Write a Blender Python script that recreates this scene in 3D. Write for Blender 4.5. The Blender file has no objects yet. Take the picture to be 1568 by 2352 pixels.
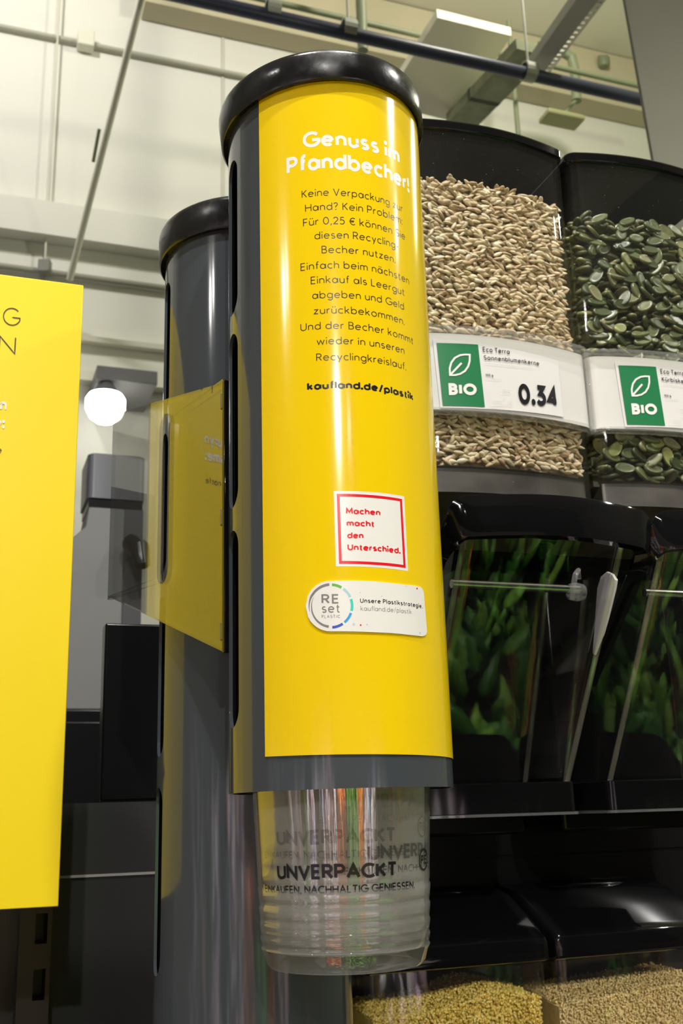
import bpy, bmesh, math, random
from math import sin, cos, tan, atan2, asin, sqrt, radians, degrees, pi
from mathutils import Vector, Matrix

random.seed(7)
SC = bpy.context.scene
COL = SC.collection

# ------------------------------------------------------------------ camera
CAM_Z = 1.45
FPX, PITCH, ROLL = 2450.0, radians(15.8156), radians(1.75)
_F = Vector((0, cos(PITCH), sin(PITCH)))
_R0 = Vector((1, 0, 0)); _U0 = Vector((0, -sin(PITCH), cos(PITCH)))
_R = _R0 * cos(ROLL) - _U0 * sin(ROLL)
_U = _R0 * sin(ROLL) + _U0 * cos(ROLL)
cd = bpy.data.cameras.new('camera'); cam = bpy.data.objects.new('camera', cd); COL.objects.link(cam)
cd.sensor_fit = 'VERTICAL'; cd.sensor_height = 36.0; cd.lens = 36.0 * FPX / 2352.0
cd.clip_start = 0.02; cd.clip_end = 100
cd.dof.use_dof = True; cd.dof.focus_distance = 0.56; cd.dof.aperture_fstop = 26
M = Matrix((( _R.x, _U.x, -_F.x, 0), (_R.y, _U.y, -_F.y, 0), (_R.z, _U.z, -_F.z, CAM_Z), (0, 0, 0, 1)))
cam.matrix_world = M
SC.camera = cam

# ------------------------------------------------------------------ world, exposure
W = bpy.data.worlds.new('world'); SC.world = W; W.use_nodes = True
W.node_tree.nodes['Background'].inputs[0].default_value = (0.9, 0.95, 1.0, 1)
W.node_tree.nodes['Background'].inputs[1].default_value = 0.05
SC.view_settings.view_transform = 'Standard'; SC.view_settings.look = 'None'
SC.view_settings.gamma = 1.0; SC.view_settings.use_curve_mapping = False
SC.view_settings.exposure = -0.45
SC.cycles.transparent_max_bounces = 40

# ------------------------------------------------------------------ lamps of the hall and added fill lights
def lamp(loc, power, col=(1, 0.97, 0.9), r=0.06, name='ceiling_or_fill_light'):
    l = bpy.data.lights.new(name, 'POINT'); l.energy = power; l.color = col; l.shadow_soft_size = r
    o = bpy.data.objects.new(name, l); COL.objects.link(o); o.location = loc
    return o
def spot(loc, target, power, col=(1, 0.97, 0.92), size=70, blend=0.5, r=0.05, name='track_or_fill_spot'):
    l = bpy.data.lights.new(name, 'SPOT'); l.energy = power; l.color = col
    l.spot_size = radians(size); l.spot_blend = blend; l.shadow_soft_size = r
    o = bpy.data.objects.new(name, l); COL.objects.link(o); o.location = loc
    d = Vector(target) - Vector(loc); o.rotation_euler = d.to_track_quat('-Z', 'Y').to_euler()
    return o
spot((-0.45, -0.55, 4.3), (0.0, 0.62, 1.6), 420, size=75)
spot((0.75, -0.50, 4.3), (0.15, 0.62, 1.6), 430, size=75)
spot((3.15, 0.55, 4.2), (0.1, 0.7, 1.6), 240, size=60)
spot((-3.6, -2.6, 4.2), (0.0, 0.7, 1.6), 70, size=60)
spot((0.9, -6.0, 4.2), (0.3, 0.8, 1.3), 700, size=40)
spot((1.3, -4.2, 3.9), (0.42, 0.90, 1.28), 900, size=9)  # unseen narrow spot added to brighten the grain in the bins
for x, y, p in ((-3.5, -3.0, 40), (2.5, -6.5, 40), (4.5, 0.5, 40)):
    lamp((x, y, 4.4), p)
# unseen spots added to brighten the far wall, and a greenish lamp over the aisle at the right
for x, y, p, c in ((-4.4, 1.9, 150, (1, .98, .95)), (-1.6, 2.9, 200, (1, .97, .92)), (1.2, 3.6, 160, (1, .95, .80))):
    spot((x, y, 5.9), (x - 1.0, y + 2.6, 4.2), p, c, 150, .6, .1, 'wall_fill_light')
lamp((1.6, 2.1, 3.3), 45, (1, .97, .82))  # unseen lamp added to lift the undersides of pale panel and beam
lamp((3.6, 3.6, 4.6), 70, (0.88, 1.0, 0.50))

# ------------------------------------------------------------------ pixel -> place helpers
EYE = Vector((0, 0, CAM_Z))
def ray(px, py):
    return _F + _R * ((px - 784) / FPX) - _U * ((py - 1176) / FPX)
STORE = radians(20)                       # the shelf line runs 20 deg off the camera's right
UX = Vector((cos(STORE), sin(STORE), 0)); VX = Vector((-sin(STORE), cos(STORE), 0))
def PV(px, py, b):                        # point on the vertical plane at shelf depth b
    d = ray(px, py); return EYE + d * (b / d.dot(VX))
def AZ(px, py, b):                        # the same as (along shelf, height)
    p = PV(px, py, b); return p.dot(UX), p.z
def st(a, b, z): return UX * a + VX * b + Vector((0, 0, z))

# ------------------------------------------------------------------ materials
def mat(name, col, rough=0.5, spec=0.5, metal=0.0, coat=0.0, bump=None, vary=None, emit=None, rough_vary=0):
    m = bpy.data.materials.new(name); m.use_nodes = True
    nt = m.node_tree; b = nt.nodes['Principled BSDF']
    b.inputs['Base Color'].default_value = (*col, 1); b.inputs['Roughness'].default_value = rough
    b.inputs['Specular IOR Level'].default_value = spec; b.inputs['Metallic'].default_value = metal
    b.inputs['Coat Weight'].default_value = coat; b.inputs['Coat Roughness'].default_value = 0.04
    if emit: b.inputs['Emission Color'].default_value = (*emit[0], 1); b.inputs['Emission Strength'].default_value = emit[1]
    tc = nt.nodes.new('ShaderNodeTexCoord')
    if vary:                              # (scale, amount): slight dirt / tone variation of the surface itself
        n = nt.nodes.new('ShaderNodeTexNoise'); n.inputs['Scale'].default_value = vary[0]; n.inputs['Detail'].default_value = 5
        nt.links.new(tc.outputs['Object'], n.inputs['Vector'])
        r = nt.nodes.new('ShaderNodeValToRGB')
        a = vary[1]
        r.color_ramp.elements[0].position = 0.3; r.color_ramp.elements[1].position = 0.7
        r.color_ramp.elements[0].color = tuple(c * (1 - a) for c in col) + (1,)
        r.color_ramp.elements[1].color = tuple(min(1, c * (1 + a)) for c in col) + (1,)
        nt.links.new(n.outputs['Fac'], r.inputs['Fac']); nt.links.new(r.outputs['Color'], b.inputs['Base Color'])
    if rough_vary:
        n = nt.nodes.new('ShaderNodeTexNoise'); n.inputs['Scale'].default_value = 60; n.inputs['Detail'].default_value = 6
        nt.links.new(tc.outputs['Object'], n.inputs['Vector'])
        mr = nt.nodes.new('ShaderNodeMapRange'); mr.inputs['To Min'].default_value = rough; mr.inputs['To Max'].default_value = rough + rough_vary
        mr.inputs['From Min'].default_value = 0.4; mr.inputs['From Max'].default_value = 0.7
        nt.links.new(n.outputs['Fac'], mr.inputs['Value']); nt.links.new(mr.outputs['Result'], b.inputs['Roughness'])
    if bump:                              # (scale, strength)
        n = nt.nodes.new('ShaderNodeTexNoise'); n.inputs['Scale'].default_value = bump[0]; n.inputs['Detail'].default_value = 3
        nt.links.new(tc.outputs['Object'], n.inputs['Vector'])
        bp = nt.nodes.new('ShaderNodeBump'); bp.inputs['Strength'].default_value = bump[1]; bp.inputs['Distance'].default_value = 0.002
        nt.links.new(n.outputs['Fac'], bp.inputs['Height']); nt.links.new(bp.outputs['Normal'], b.inputs['Normal'])
    return m

def clear(name, tint=(0.95, 0.96, 0.95), ior=1.5, haze=0.0, rough=0.02, hazecol=(0.8, 0.8, 0.8), dust=0.0):
    m = bpy.data.materials.new(name); m.use_nodes = True; nt = m.node_tree; nt.nodes.clear()
    out = nt.nodes.new('ShaderNodeOutputMaterial')
    fr = nt.nodes.new('ShaderNodeFresnel'); fr.inputs['IOR'].default_value = ior
    # thin sheet: the same reflectivity from both sides
    geo = nt.nodes.new('ShaderNodeNewGeometry')
    tr = nt.nodes.new('ShaderNodeBsdfTransparent'); tr.inputs['Color'].default_value = (*tint, 1)
    gl = nt.nodes.new('ShaderNodeBsdfGlossy'); gl.inputs['Roughness'].default_value = rough
    lw = nt.nodes.new('ShaderNodeLayerWeight'); lw.inputs['Blend'].default_value = 1 - 1 / ior if False else 0.5
    # Schlick from facing: F0 + (1-F0) * facing^5
    f0 = ((ior - 1) / (ior + 1)) ** 2
    pw = nt.nodes.new('ShaderNodeMath'); pw.operation = 'POWER'; pw.inputs[1].default_value = 5.0
    nt.links.new(lw.outputs['Facing'], pw.inputs[0])
    mr = nt.nodes.new('ShaderNodeMapRange'); mr.inputs['To Min'].default_value = f0; mr.inputs['To Max'].default_value = 1.0
    nt.links.new(pw.outputs[0], mr.inputs['Value'])
    mx = nt.nodes.new('ShaderNodeMixShader')
    nt.links.new(mr.outputs['Result'], mx.inputs[0]); nt.links.new(tr.outputs[0], mx.inputs[1]); nt.links.new(gl.outputs[0], mx.inputs[2])
    last = mx
    if haze or dust:
        df = nt.nodes.new('ShaderNodeBsdfDiffuse'); df.inputs['Color'].default_value = (*hazecol, 1)
        m2 = nt.nodes.new('ShaderNodeMixShader'); m2.inputs[0].default_value = haze
        if dust:
            tc = nt.nodes.new('ShaderNodeTexCoord'); n = nt.nodes.new('ShaderNodeTexNoise')
            n.inputs['Scale'].default_value = 620; n.inputs['Detail'].default_value = 2
            nt.links.new(tc.outputs['Object'], n.inputs['Vector'])
            q = nt.nodes.new('ShaderNodeMapRange'); q.inputs['From Min'].default_value = 0.72; q.inputs['From Max'].default_value = 0.80
            q.inputs['To Min'].default_value = haze; q.inputs['To Max'].default_value = haze + dust
            nt.links.new(n.outputs['Fac'], q.inputs['Value']); nt.links.new(q.outputs['Result'], m2.inputs[0])
        nt.links.new(mx.outputs[0], m2.inputs[1]); nt.links.new(df.outputs[0], m2.inputs[2]); last = m2
    nt.links.new(last.outputs[0], out.inputs['Surface'])
    return m

def seedmat(name, stops, rough=0.5):
    m = bpy.data.materials.new(name); m.use_nodes = True; nt = m.node_tree; b = nt.nodes['Principled BSDF']
    b.inputs['Roughness'].default_value = rough
    g = nt.nodes.new('ShaderNodeNewGeometry'); oi = nt.nodes.new('ShaderNodeObjectInfo')
    ad = nt.nodes.new('ShaderNodeMath'); ad.operation = 'ADD'
    nt.links.new(g.outputs['Random Per Island'], ad.inputs[0]); nt.links.new(oi.outputs['Random'], ad.inputs[1])
    fr = nt.nodes.new('ShaderNodeMath'); fr.operation = 'FRACT'; nt.links.new(ad.outputs[0], fr.inputs[0])
    r = nt.nodes.new('ShaderNodeValToRGB'); cr = r.color_ramp
    while len(cr.elements) < len(stops): cr.elements.new(0.5)
    for e, (p, c) in zip(cr.elements, stops): e.position = p; e.color = (*c, 1)
    nt.links.new(fr.outputs[0], r.inputs['Fac'])
    tc = nt.nodes.new('ShaderNodeTexCoord'); n = nt.nodes.new('ShaderNodeTexNoise'); n.inputs['Scale'].default_value = 260
    nt.links.new(tc.outputs['Object'], n.inputs['Vector'])
    mx = nt.nodes.new('ShaderNodeMix'); mx.data_type = 'RGBA'; mx.blend_type = 'MULTIPLY'; mx.inputs[0].default_value = 0.5
    nt.links.new(r.outputs['Color'], mx.inputs[6]); nt.links.new(n.outputs['Fac'], mx.inputs[7])
    ml = nt.nodes.new('ShaderNodeMix'); ml.data_type = 'RGBA'; ml.blend_type = 'MULTIPLY'; ml.inputs[0].default_value = 1; ml.inputs[7].default_value = (1.33, 1.33, 1.33, 1)
    nt.links.new(mx.outputs[2], ml.inputs[6]); nt.links.new(ml.outputs[2], b.inputs['Base Color'])
    return m

YEL = mat('yellow_print', (0.80, 0.555, 0.004), 0.13, 0.5, vary=(3, 0.015))
YELB = mat('yellow_board', (0.80, 0.605, 0.003), 0.38, 0.4, vary=(3, 0.015))
PVC = mat('grey_pvc', (0.050, 0.058, 0.067), 0.10, 0.55, bump=(9, 0.03))
BLK = mat('black_gloss', (0.004, 0.004, 0.0045), 0.06, 0.32)
LIDB = mat('black_lid', (0.010, 0.010, 0.011), 0.14, 0.6, bump=(120, 0.10), rough_vary=0.25)
MATT = mat('black_panel', (0.004, 0.004, 0.0045), 0.22, 0.25)
DGREY = mat('dark_grey_panel', (0.022, 0.022, 0.0225), 0.35, 0.35, vary=(3, 0.2))
GREY = mat('grey_plastic', (0.075, 0.078, 0.092), 0.3)
LGREY = mat('warm_grey', (0.11, 0.112, 0.108), 0.5)
WHT = mat('white_print', (0.76, 0.755, 0.73), 0.3)
PAPER = mat('paper', (0.64, 0.63, 0.615), 0.5)
PAPER2 = mat('liner_paper', (0.60, 0.59, 0.56), 0.5)
INK = mat('brown_black_ink', (0.035, 0.016, 0.006), 0.3)
INKB = mat('black_ink', (0.008, 0.008, 0.010), 0.3)
INKG = mat('grey_ink', (0.20, 0.19, 0.19), 0.4)
INKL = mat('light_grey_ink', (0.42, 0.42, 0.42), 0.4)
RED = mat('red_ink', (0.72, 0.006, 0.018), 0.3)
GREEN = mat('green_ink', (0.011, 0.165, 0.056), 0.35)
SPB = mat('speck_blue', (.45, .62, .78), .4)
STEEL = mat('steel', (0.75, 0.72, 0.68), 0.18, metal=1.0)
GALV = mat('galvanised', (0.40, 0.41, 0.36), 0.5, metal=0.3)
WALLM = mat('wall_paint', (0.74, 0.735, 0.67), 0.7, vary=(0.6, 0.03))
JOINT = mat('joint', (0.62, 0.61, 0.52), 0.8)
BEAMM = mat('beam_paint', (0.52, 0.47, 0.33), 0.7, vary=(0.8, 0.05))
CREAM = mat('cream_panel', (0.92, 0.88, 0.74), 0.6)
PIPEB = mat('blue_pipe', (0.05, 0.055, 0.10), 0.4)
PIPEG = mat('green_grey_pipe', (0.22, 0.25, 0.15), 0.5)
PIPEW = mat('white_pipe', (0.75, 0.74, 0.62), 0.5)
PILLAR = mat('pillar_grey', (0.17, 0.165, 0.14), 0.6, vary=(2, 0.05))
CEILM = mat('ceiling_paint', (0.80, 0.78, 0.66), 0.8)
FLOORM = mat('floor_tile', (0.08, 0.076, 0.07), 0.45, vary=(2, 0.1))
CLR = clear('clear_acrylic', (0.96, 0.965, 0.955), 1.5, haze=0.004, dust=0.18)
CLRD = clear('smoky_acrylic', (0.88, 0.88, 0.88), 1.52, haze=0.002, hazecol=(0.35, 0.33, 0.31), dust=0.12)
HOLD = clear('holder_acrylic', (0.97, 0.97, 0.96), 1.6, haze=0.10)
STREAK = clear('streak_acrylic', (0.95, 0.95, 0.90), 1.6, haze=0.07, hazecol=(.7, .68, .55))  # pale haze imitates highlights along the spout edges
SHEET = clear('divider_acrylic', (0.80, 0.81, 0.80), 2.35, haze=0.01, rough=0.015)
CUPM = clear('cup_plastic', (0.955, 0.955, 0.945), 1.95, haze=0.08, rough=0.03, hazecol=(0.85, 0.84, 0.82))
MILKY = mat('milky_plastic', (0.55, 0.53, 0.55), 0.25)
LEAF = seedmat('leaf_green', [(0, (0.02, 0.09, 0.01)), (0.5, (0.07, 0.24, 0.02)), (1, (0.22, 0.42, 0.05))])
TOM = seedmat('tomato_red', [(0, (0.35, 0.02, 0.01)), (0.5, (0.5, 0.10, 0.02)), (1, (0.6, 0.25, 0.08))], 0.3)
SUN = seedmat('sunflower_kernel', [(0, (0.47, 0.33, 0.18)), (0.35, (0.62, 0.48, 0.29)), (0.75, (0.72, 0.59, 0.38)), (0.93, (0.82, 0.73, 0.54)), (1, (0.48, 0.28, 0.14))], 0.42)
PUMP = seedmat('pumpkin_kernel', [(0, (0.05, 0.062, 0.024)), (0.35, (0.11, 0.13, 0.050)), (0.7, (0.17, 0.18, 0.080)), (0.9, (0.25, 0.24, 0.13)), (1, (0.30, 0.32, 0.10))], 0.33)
BULG = seedmat('bulgur_grain', [(0, (0.55, 0.36, 0.04)), (0.5, (0.78, 0.56, 0.10)), (1, (0.88, 0.72, 0.24))], 0.45)
COUS = seedmat('couscous_grain', [(0, (0.58, 0.40, 0.14)), (0.5, (0.74, 0.55, 0.22)), (1, (0.84, 0.68, 0.34))], 0.5)

# ------------------------------------------------------------------ object helpers
def tag(o, label=None, cat=None, group=None, kind=None):
    if label: o['label'] = label
    if cat: o['category'] = cat
    if group: o['group'] = group
    if kind: o['kind'] = kind
    return o
def thing(name, label, cat, loc=(0, 0, 0), rz=0.0, group=None):
    o = bpy.data.objects.new(name, None); COL.objects.link(o); o.empty_display_size = 0.02
    o.location = loc; o.rotation_euler = (0, 0, rz)
    return tag(o, label, cat, group)

class MB:
    def __init__(s): s.v = []; s.f = []
    def add(s, vs, fs):
        n = len(s.v); s.v += [tuple(p) for p in vs]; s.f += [tuple(i + n for i in f) for f in fs]; return s
    def box(s, x0, x1, y0, y1, z0, z1):
        return s.add([(x0, y0, z0), (x1, y0, z0), (x1, y1, z0), (x0, y1, z0), (x0, y0, z1), (x1, y0, z1), (x1, y1, z1), (x0, y1, z1)],
                     [(0, 3, 2, 1), (4, 5, 6, 7), (0, 1, 5, 4), (1, 2, 6, 5), (2, 3, 7, 6), (3, 0, 4, 7)])
    def hexa(s, lo, hi):                  # two quads (lists of 4 points) joined
        return s.add(list(lo) + list(hi), [(0, 3, 2, 1), (4, 5, 6, 7), (0, 1, 5, 4), (1, 2, 6, 5), (2, 3, 7, 6), (3, 0, 4, 7)])
    def tube(s, pts, r, n=10, caps=True):
        pts = [Vector(p) for p in pts]; rings = []; up = None
        for i, p in enumerate(pts):
            t = (pts[min(i + 1, len(pts) - 1)] - pts[max(i - 1, 0)]).normalized()
            if up is None: up = Vector((0, 0, 1)) if abs(t.z) < 0.9 else Vector((1, 0, 0))
            x = t.cross(up).normalized(); y = x.cross(t).normalized(); up = y
            rr = r[i] if isinstance(r, (list, tuple)) else r
            rings.append([p + x * (rr * cos(2 * pi * k / n)) + y * (rr * sin(2 * pi * k / n)) for k in range(n)])
        return s.loft(rings, caps)
    def loft(s, rings, caps=True, closed=True):
        n = len(rings[0]); vs = [p for r in rings for p in r]; fs = []
        for i in range(len(rings) - 1):
            for k in range(n if closed else n - 1):
                a = i * n + k; b = i * n + (k + 1) % n
                fs.append((a, b, b + n, a + n))
        if caps and closed:
            fs.append(tuple(reversed(range(n)))); fs.append(tuple(range((len(rings) - 1) * n, len(rings) * n)))
        return s.add(vs, fs)
    def lathe(s, prof, n=64, cx=0, cy=0, caps=False):
        return s.loft([[(cx + r * cos(2 * pi * k / n), cy + r * sin(2 * pi * k / n), z) for k in range(n)] for r, z in prof], caps)
    def build(s, name, m, parent=None, smooth=False, bevel=0, seg=2, angle=40):
        me = bpy.data.meshes.new(name); me.from_pydata(s.v, [], s.f); me.update()
        if bevel or True:
            bm = bmesh.new(); bm.from_mesh(me); bmesh.ops.recalc_face_normals(bm, faces=bm.faces); bm.to_mesh(me); bm.free()
        me.materials.append(m)
        o = bpy.data.objects.new(name, me); COL.objects.link(o)
        if parent: o.parent = parent
        if bevel:
            md = o.modifiers.new('bevel', 'BEVEL'); md.width = bevel; md.segments = seg; md.limit_method = 'ANGLE'; md.angle_limit = radians(35)
        if smooth or bevel:
            for p in me.polygons: p.use_smooth = True
            try:
                me.set_sharp_from_angle(angle=radians(angle))
            except Exception: pass
        return o
def rrect(x0, x1, y0, y1, r, n=5):        # rounded rectangle outline, counter-clockwise
    pts = []
    for cx, cy, a0 in ((x1 - r, y1 - r, 0), (x0 + r, y1 - r, 90), (x0 + r, y0 + r, 180), (x1 - r, y0 + r, 270)):
        for k in range(n + 1):
            a = radians(a0 + 90 * k / n); pts.append((cx + r * cos(a), cy + r * sin(a)))
    return pts

# ------------------------------------------------------------------ lettering: a round stroke alphabet (cap height 1)
def _A(cx, cy, rx, ry, a0, a1):
    n = max(3, int(abs(a1 - a0) / 15) + 1)
    return [(cx + rx * cos(radians(a0 + (a1 - a0) * k / n)), cy + ry * sin(radians(a0 + (a1 - a0) * k / n))) for k in range(n + 1)]
def _L(*c): return [(c[i], c[i + 1]) for i in range(0, len(c), 2)]
_B = lambda: _A(.3, .33, .3, .33, 0, 360)
GLYPH = {
 'a': (.6, [_A(.275, .33, .275, .33, 0, 360), _L(.6, .66, .6, 0)]), 'b': (.6, [_L(0, 1.04, 0, 0), _B()]), 'c': (.5, [_A(.3, .33, .3, .33, 48, 312)]),
 'd': (.6, [_L(.6, 1.04, .6, 0), _B()]), 'e': (.6, [_L(0.02, .35, .6, .35), _A(.3, .33, .3, .33, 3, 318)]),
 'f': (.27, [_A(.29, .82, .17, .21, 80, 180) + _L(.12, .8, .12, 0), _L(0, .64, .29, .64)]),
 'g': (.6, [_B(), _L(.6, .66, .6, -.05) + _A(.31, -.05, .29, .24, 0, -145)]),
 'h': (.5, [_L(0, 1.04, 0, 0), _A(.25, .41, .25, .25, 180, 0) + _L(.5, .4, .5, 0)]),
 'i': (.0, [_L(0, .66, 0, 0), '.', (0, .9)]), 'k': (.47, [_L(0, 1.04, 0, 0), _L(.44, .66, .03, .3), _L(.15, .41, .47, 0)]),
 'l': (.0, [_L(0, 1.04, 0, 0)]),
 'm': (.84, [_L(0, .66, 0, 0), _A(.21, .45, .21, .21, 180, 0) + _L(.42, .44, .42, 0), _A(.63, .45, .21, .21, 180, 0) + _L(.84, .44, .84, 0)]),
 'n': (.5, [_L(0, .66, 0, 0), _A(.25, .41, .25, .25, 180, 0) + _L(.5, .4, .5, 0)]),
 'o': (.62, [_A(.31, .33, .31, .33, 0, 360)]), 'p': (.6, [_L(0, .66, 0, -.3), _B()]), 'q': (.6, [_L(.6, .66, .6, -.3), _B()]),
 'r': (.28, [_L(0, .66, 0, 0), _A(.28, .36, .28, .3, 180, 85)]),
 's': (.42, [_A(.21, .495, .19, .165, 40, 270) + _A(.21, .165, .21, .165, 90, -145)]),
 't': (.32, [_L(.13, .9, .13, .18) + _A(.3, .18, .17, .18, 180, 280), _L(0, .64, .32, .64)]),
 'u': (.5, [_L(0, .66, 0, .25) + _A(.25, .25, .25, .25, 180, 360) + _L(.5, .26, .5, .66), _L(.5, .3, .5, 0)]),
 'v': (.5, [_L(0, .66, .25, 0, .5, .66)]), 'w': (.84, [_L(0, .66, .2, 0, .42, .62, .64, 0, .84, .66)]),
 'y': (.5, [_L(0, .66, .27, .02), _L(.5, .66, .14, -.3)]), 'z': (.46, [_L(.02, .63, .44, .63, .02, .03, .46, .03)]),
 'A': (.74, [_L(0, 0, .37, 1, .74, 0), _L(.13, .32, .61, .32)]),
 'B': (.52, [_L(.28, .53, 0, .53), _L(0, 0, 0, 1) + _L(0.01, 1, .26, 1) + _A(.26, .765, .23, .235, 90, -90) + _A(.27, .265, .26, .265, 90, -90) + _L(.26, 0, 0, 0)]),
 'C': (.74, [_A(.46, .5, .46, .5, 48, 312)]), 'E': (.48, [_L(.48, 1, 0, 1, 0, 0, .48, 0), _L(0, .52, .44, .52)]),
 'F': (.46, [_L(.46, 1, 0, 1, 0, 0), _L(0, .5, .42, .5)]),
 'G': (.86, [_A(.48, .5, .48, .5, 45, 340) + _L(.93, .46, .5, .46)]), 'H': (.66, [_L(0, 0, 0, 1), _L(.66, 0, .66, 1), _L(0, .52, .66, .52)]),
 'I': (.0, [_L(0, 0, 0, 1)]), 'K': (.56, [_L(0, 0, 0, 1), _L(.54, 1, .03, .46), _L(.16, .6, .56, 0)]), 'L': (.44, [_L(0, 1, 0, 0, .44, 0)]),
 'M': (.8, [_L(0, 0, 0.04, 1, .4, .28, .76, 1, .8, 0)]), 'N': (.68, [_L(0, 0, 0, 1, .68, 0, .68, 1)]), 'O': (.94, [_A(.47, .5, .47, .5, 0, 360)]),
 'P': (.54, [_L(0, 0, 0, 1) + _L(.01, 1, .28, 1) + _A(.28, .73, .26, .27, 90, -90) + _L(.27, .46, 0, .46)]),
 'R': (.56, [_L(0, 0, 0, 1) + _L(.01, 1, .28, 1) + _A(.28, .74, .25, .26, 90, -90) + _L(.27, .48, 0, .48), _L(.27, .48, .56, 0)]),
 'S': (.54, [_A(.28, .745, .24, .255, 35, 270) + _A(.27, .25, .27, .25, 90, -145)]), 'T': (.6, [_L(0, 1, .6, 1), _L(.3, 1, .3, 0)]),
 'U': (.64, [_L(0, 1, 0, .32) + _A(.32, .32, .32, .32, 180, 360) + _L(.64, .33, .64, 1)]), 'V': (.7, [_L(0, 1, .35, 0, .7, 1)]),
 '0': (.6, [_A(.3, .5, .3, .5, 0, 360)]), '2': (.52, [_A(.26, .73, .25, .27, 165, -35) + _L(.02, .02, .52, .02)]),
 '3': (.52, [_L(.04, 1, .48, 1, .2, .6) + _A(.24, .3, .28, .3, 85, -150)]), '4': (.58, [_L(.44, 0, .44, 1, 0, .25, .58, .25)]),
 '5': (.5, [_L(.46, 1, .1, 1, .06, .56) + _A(.22, .32, .28, .32, 110, -140)]), '1': (.2, [_L(0, .84, .2, 1, .2, 0)]),
 '.': (.0, ['.', (0, .05)]), ',': (.08, [_L(.08, .08, 0, -.16)]), ':': (.0, ['.', (0, .06), '.', (0, .56)]),
 '!': (.0, [_L(0, 1, 0, .34), '.', (0, .05)]), '?': (.42, [_A(.2, .78, .21, .22, 170, -60) + _L(.2, .5, .2, .3), '.', (.2, .05)]),
 '/': (.36, [_L(0, -.1, .36, 1.05)]), '-': (.28, [_L(0, .36, .28, .36)]),
 '€': (.66, [_A(.44, .5, .36, .5, 50, 310), _L(0, .58, .58, .58), _L(0, .42, .52, .42)]),
}
for _c, _d in (('ä', 'a'), ('ö', 'o'), ('ü', 'u')):
    _w, _s = GLYPH[_d]; GLYPH[_c] = (_w, _s + ['.', (_w / 2 - .13, .9), '.', (_w / 2 + .13, .9)])

def strip(mb, pts, w, ext=True):
    n = len(pts)
    if n < 2: return
    closed = abs(pts[0][0] - pts[-1][0]) < 1e-6 and abs(pts[0][1] - pts[-1][1]) < 1e-6
    q = [pts[0]]                          # drop doubled points, cut long straights
    for p in pts[1:]:
        d = sqrt((p[0] - q[-1][0]) ** 2 + (p[1] - q[-1][1]) ** 2)
        if d < 1e-5: continue
        k = max(1, int(d / .2))
        a = q[-1]
        for i in range(1, k + 1): q.append((a[0] + (p[0] - a[0]) * i / k, a[1] + (p[1] - a[1]) * i / k))
    pts = q; n = len(pts); L = []; Rr = []
    for i in range(n):
        p = pts[i]
        a = pts[i - 1] if i > 0 else (pts[-2] if closed else None)
        b = pts[i + 1] if i < n - 1 else (pts[1] if closed else None)
        def nrm(s, e):
            dx, dy = e[0] - s[0], e[1] - s[1]; l = sqrt(dx * dx + dy * dy) or 1; return (-dy / l, dx / l)
        if a is None: nx, ny = nrm(p, b); k = 1
        elif b is None: nx, ny = nrm(a, p); k = 1
        else:
            n1 = nrm(a, p); n2 = nrm(p, b); nx, ny = n1[0] + n2[0], n1[1] + n2[1]; l = sqrt(nx * nx + ny * ny)
            if l < 1e-4: nx, ny = n1; k = 1
            else:
                nx /= l; ny /= l; k = min(2.2, 1 / max(.3, nx * n1[0] + ny * n1[1]))
        L.append((p[0] + nx * w / 2 * k, p[1] + ny * w / 2 * k, 0)); Rr.append((p[0] - nx * w / 2 * k, p[1] - ny * w / 2 * k, 0))
    mb.add(L + Rr, [(n + i, n + i + 1, i + 1, i) for i in range(n - 1)])
def lettering(text, weight=.09, track=.2, space=.36):
    """flat mesh of the text, cap height 1, starting at x = 0; returns (MB, width)"""
    mb = MB(); x = weight / 2
    for i, ch in enumerate(text):
        if ch == ' ': x += space; continue
        w, ss = GLYPH[ch]; dot = False
        for s in ss:
            if s == '.': dot = True; continue
            if dot:
                r = weight * .66; cx, cy = x + s[0], (r if s[1] < .1 else s[1])
                mb.add([(cx + r * cos(k * pi / 6), cy + r * sin(k * pi / 6), 0) for k in range(12)], [tuple(range(12))]); dot = False; continue
            # keep the outer outline at full height: squeeze centre lines by half the weight
            strip(mb, [(x + px, (weight / 2 + py * (1 - weight)) if py >= 0 else weight / 2 + py) for px, py in s], weight)
        x += w + weight * .9 + track
    return mb, x - track - weight * .4
def text_mesh(text, name, m, parent, place, p0, p1, cap, weight=.09, track=.2, fitw=True, space=.36):
    """place(s, t) -> 3D; the line runs from p0 to p1 on that surface, with cap height cap"""
    mb, w = lettering(text, weight, track, space)
    dx, dy = p1[0] - p0[0], p1[1] - p0[1]; ln = sqrt(dx * dx + dy * dy)
    sx = ln / w
    out = MB()
    out.add([place(p0[0] + dx / ln * (x * sx), p0[1] + dy / ln * (x * sx) + y * cap) for x, y, _ in mb.v], mb.f)
    return out
def join(*mbs):
    o = MB()
    for b in mbs: o.add(b.v, b.f)
    return o

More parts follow.
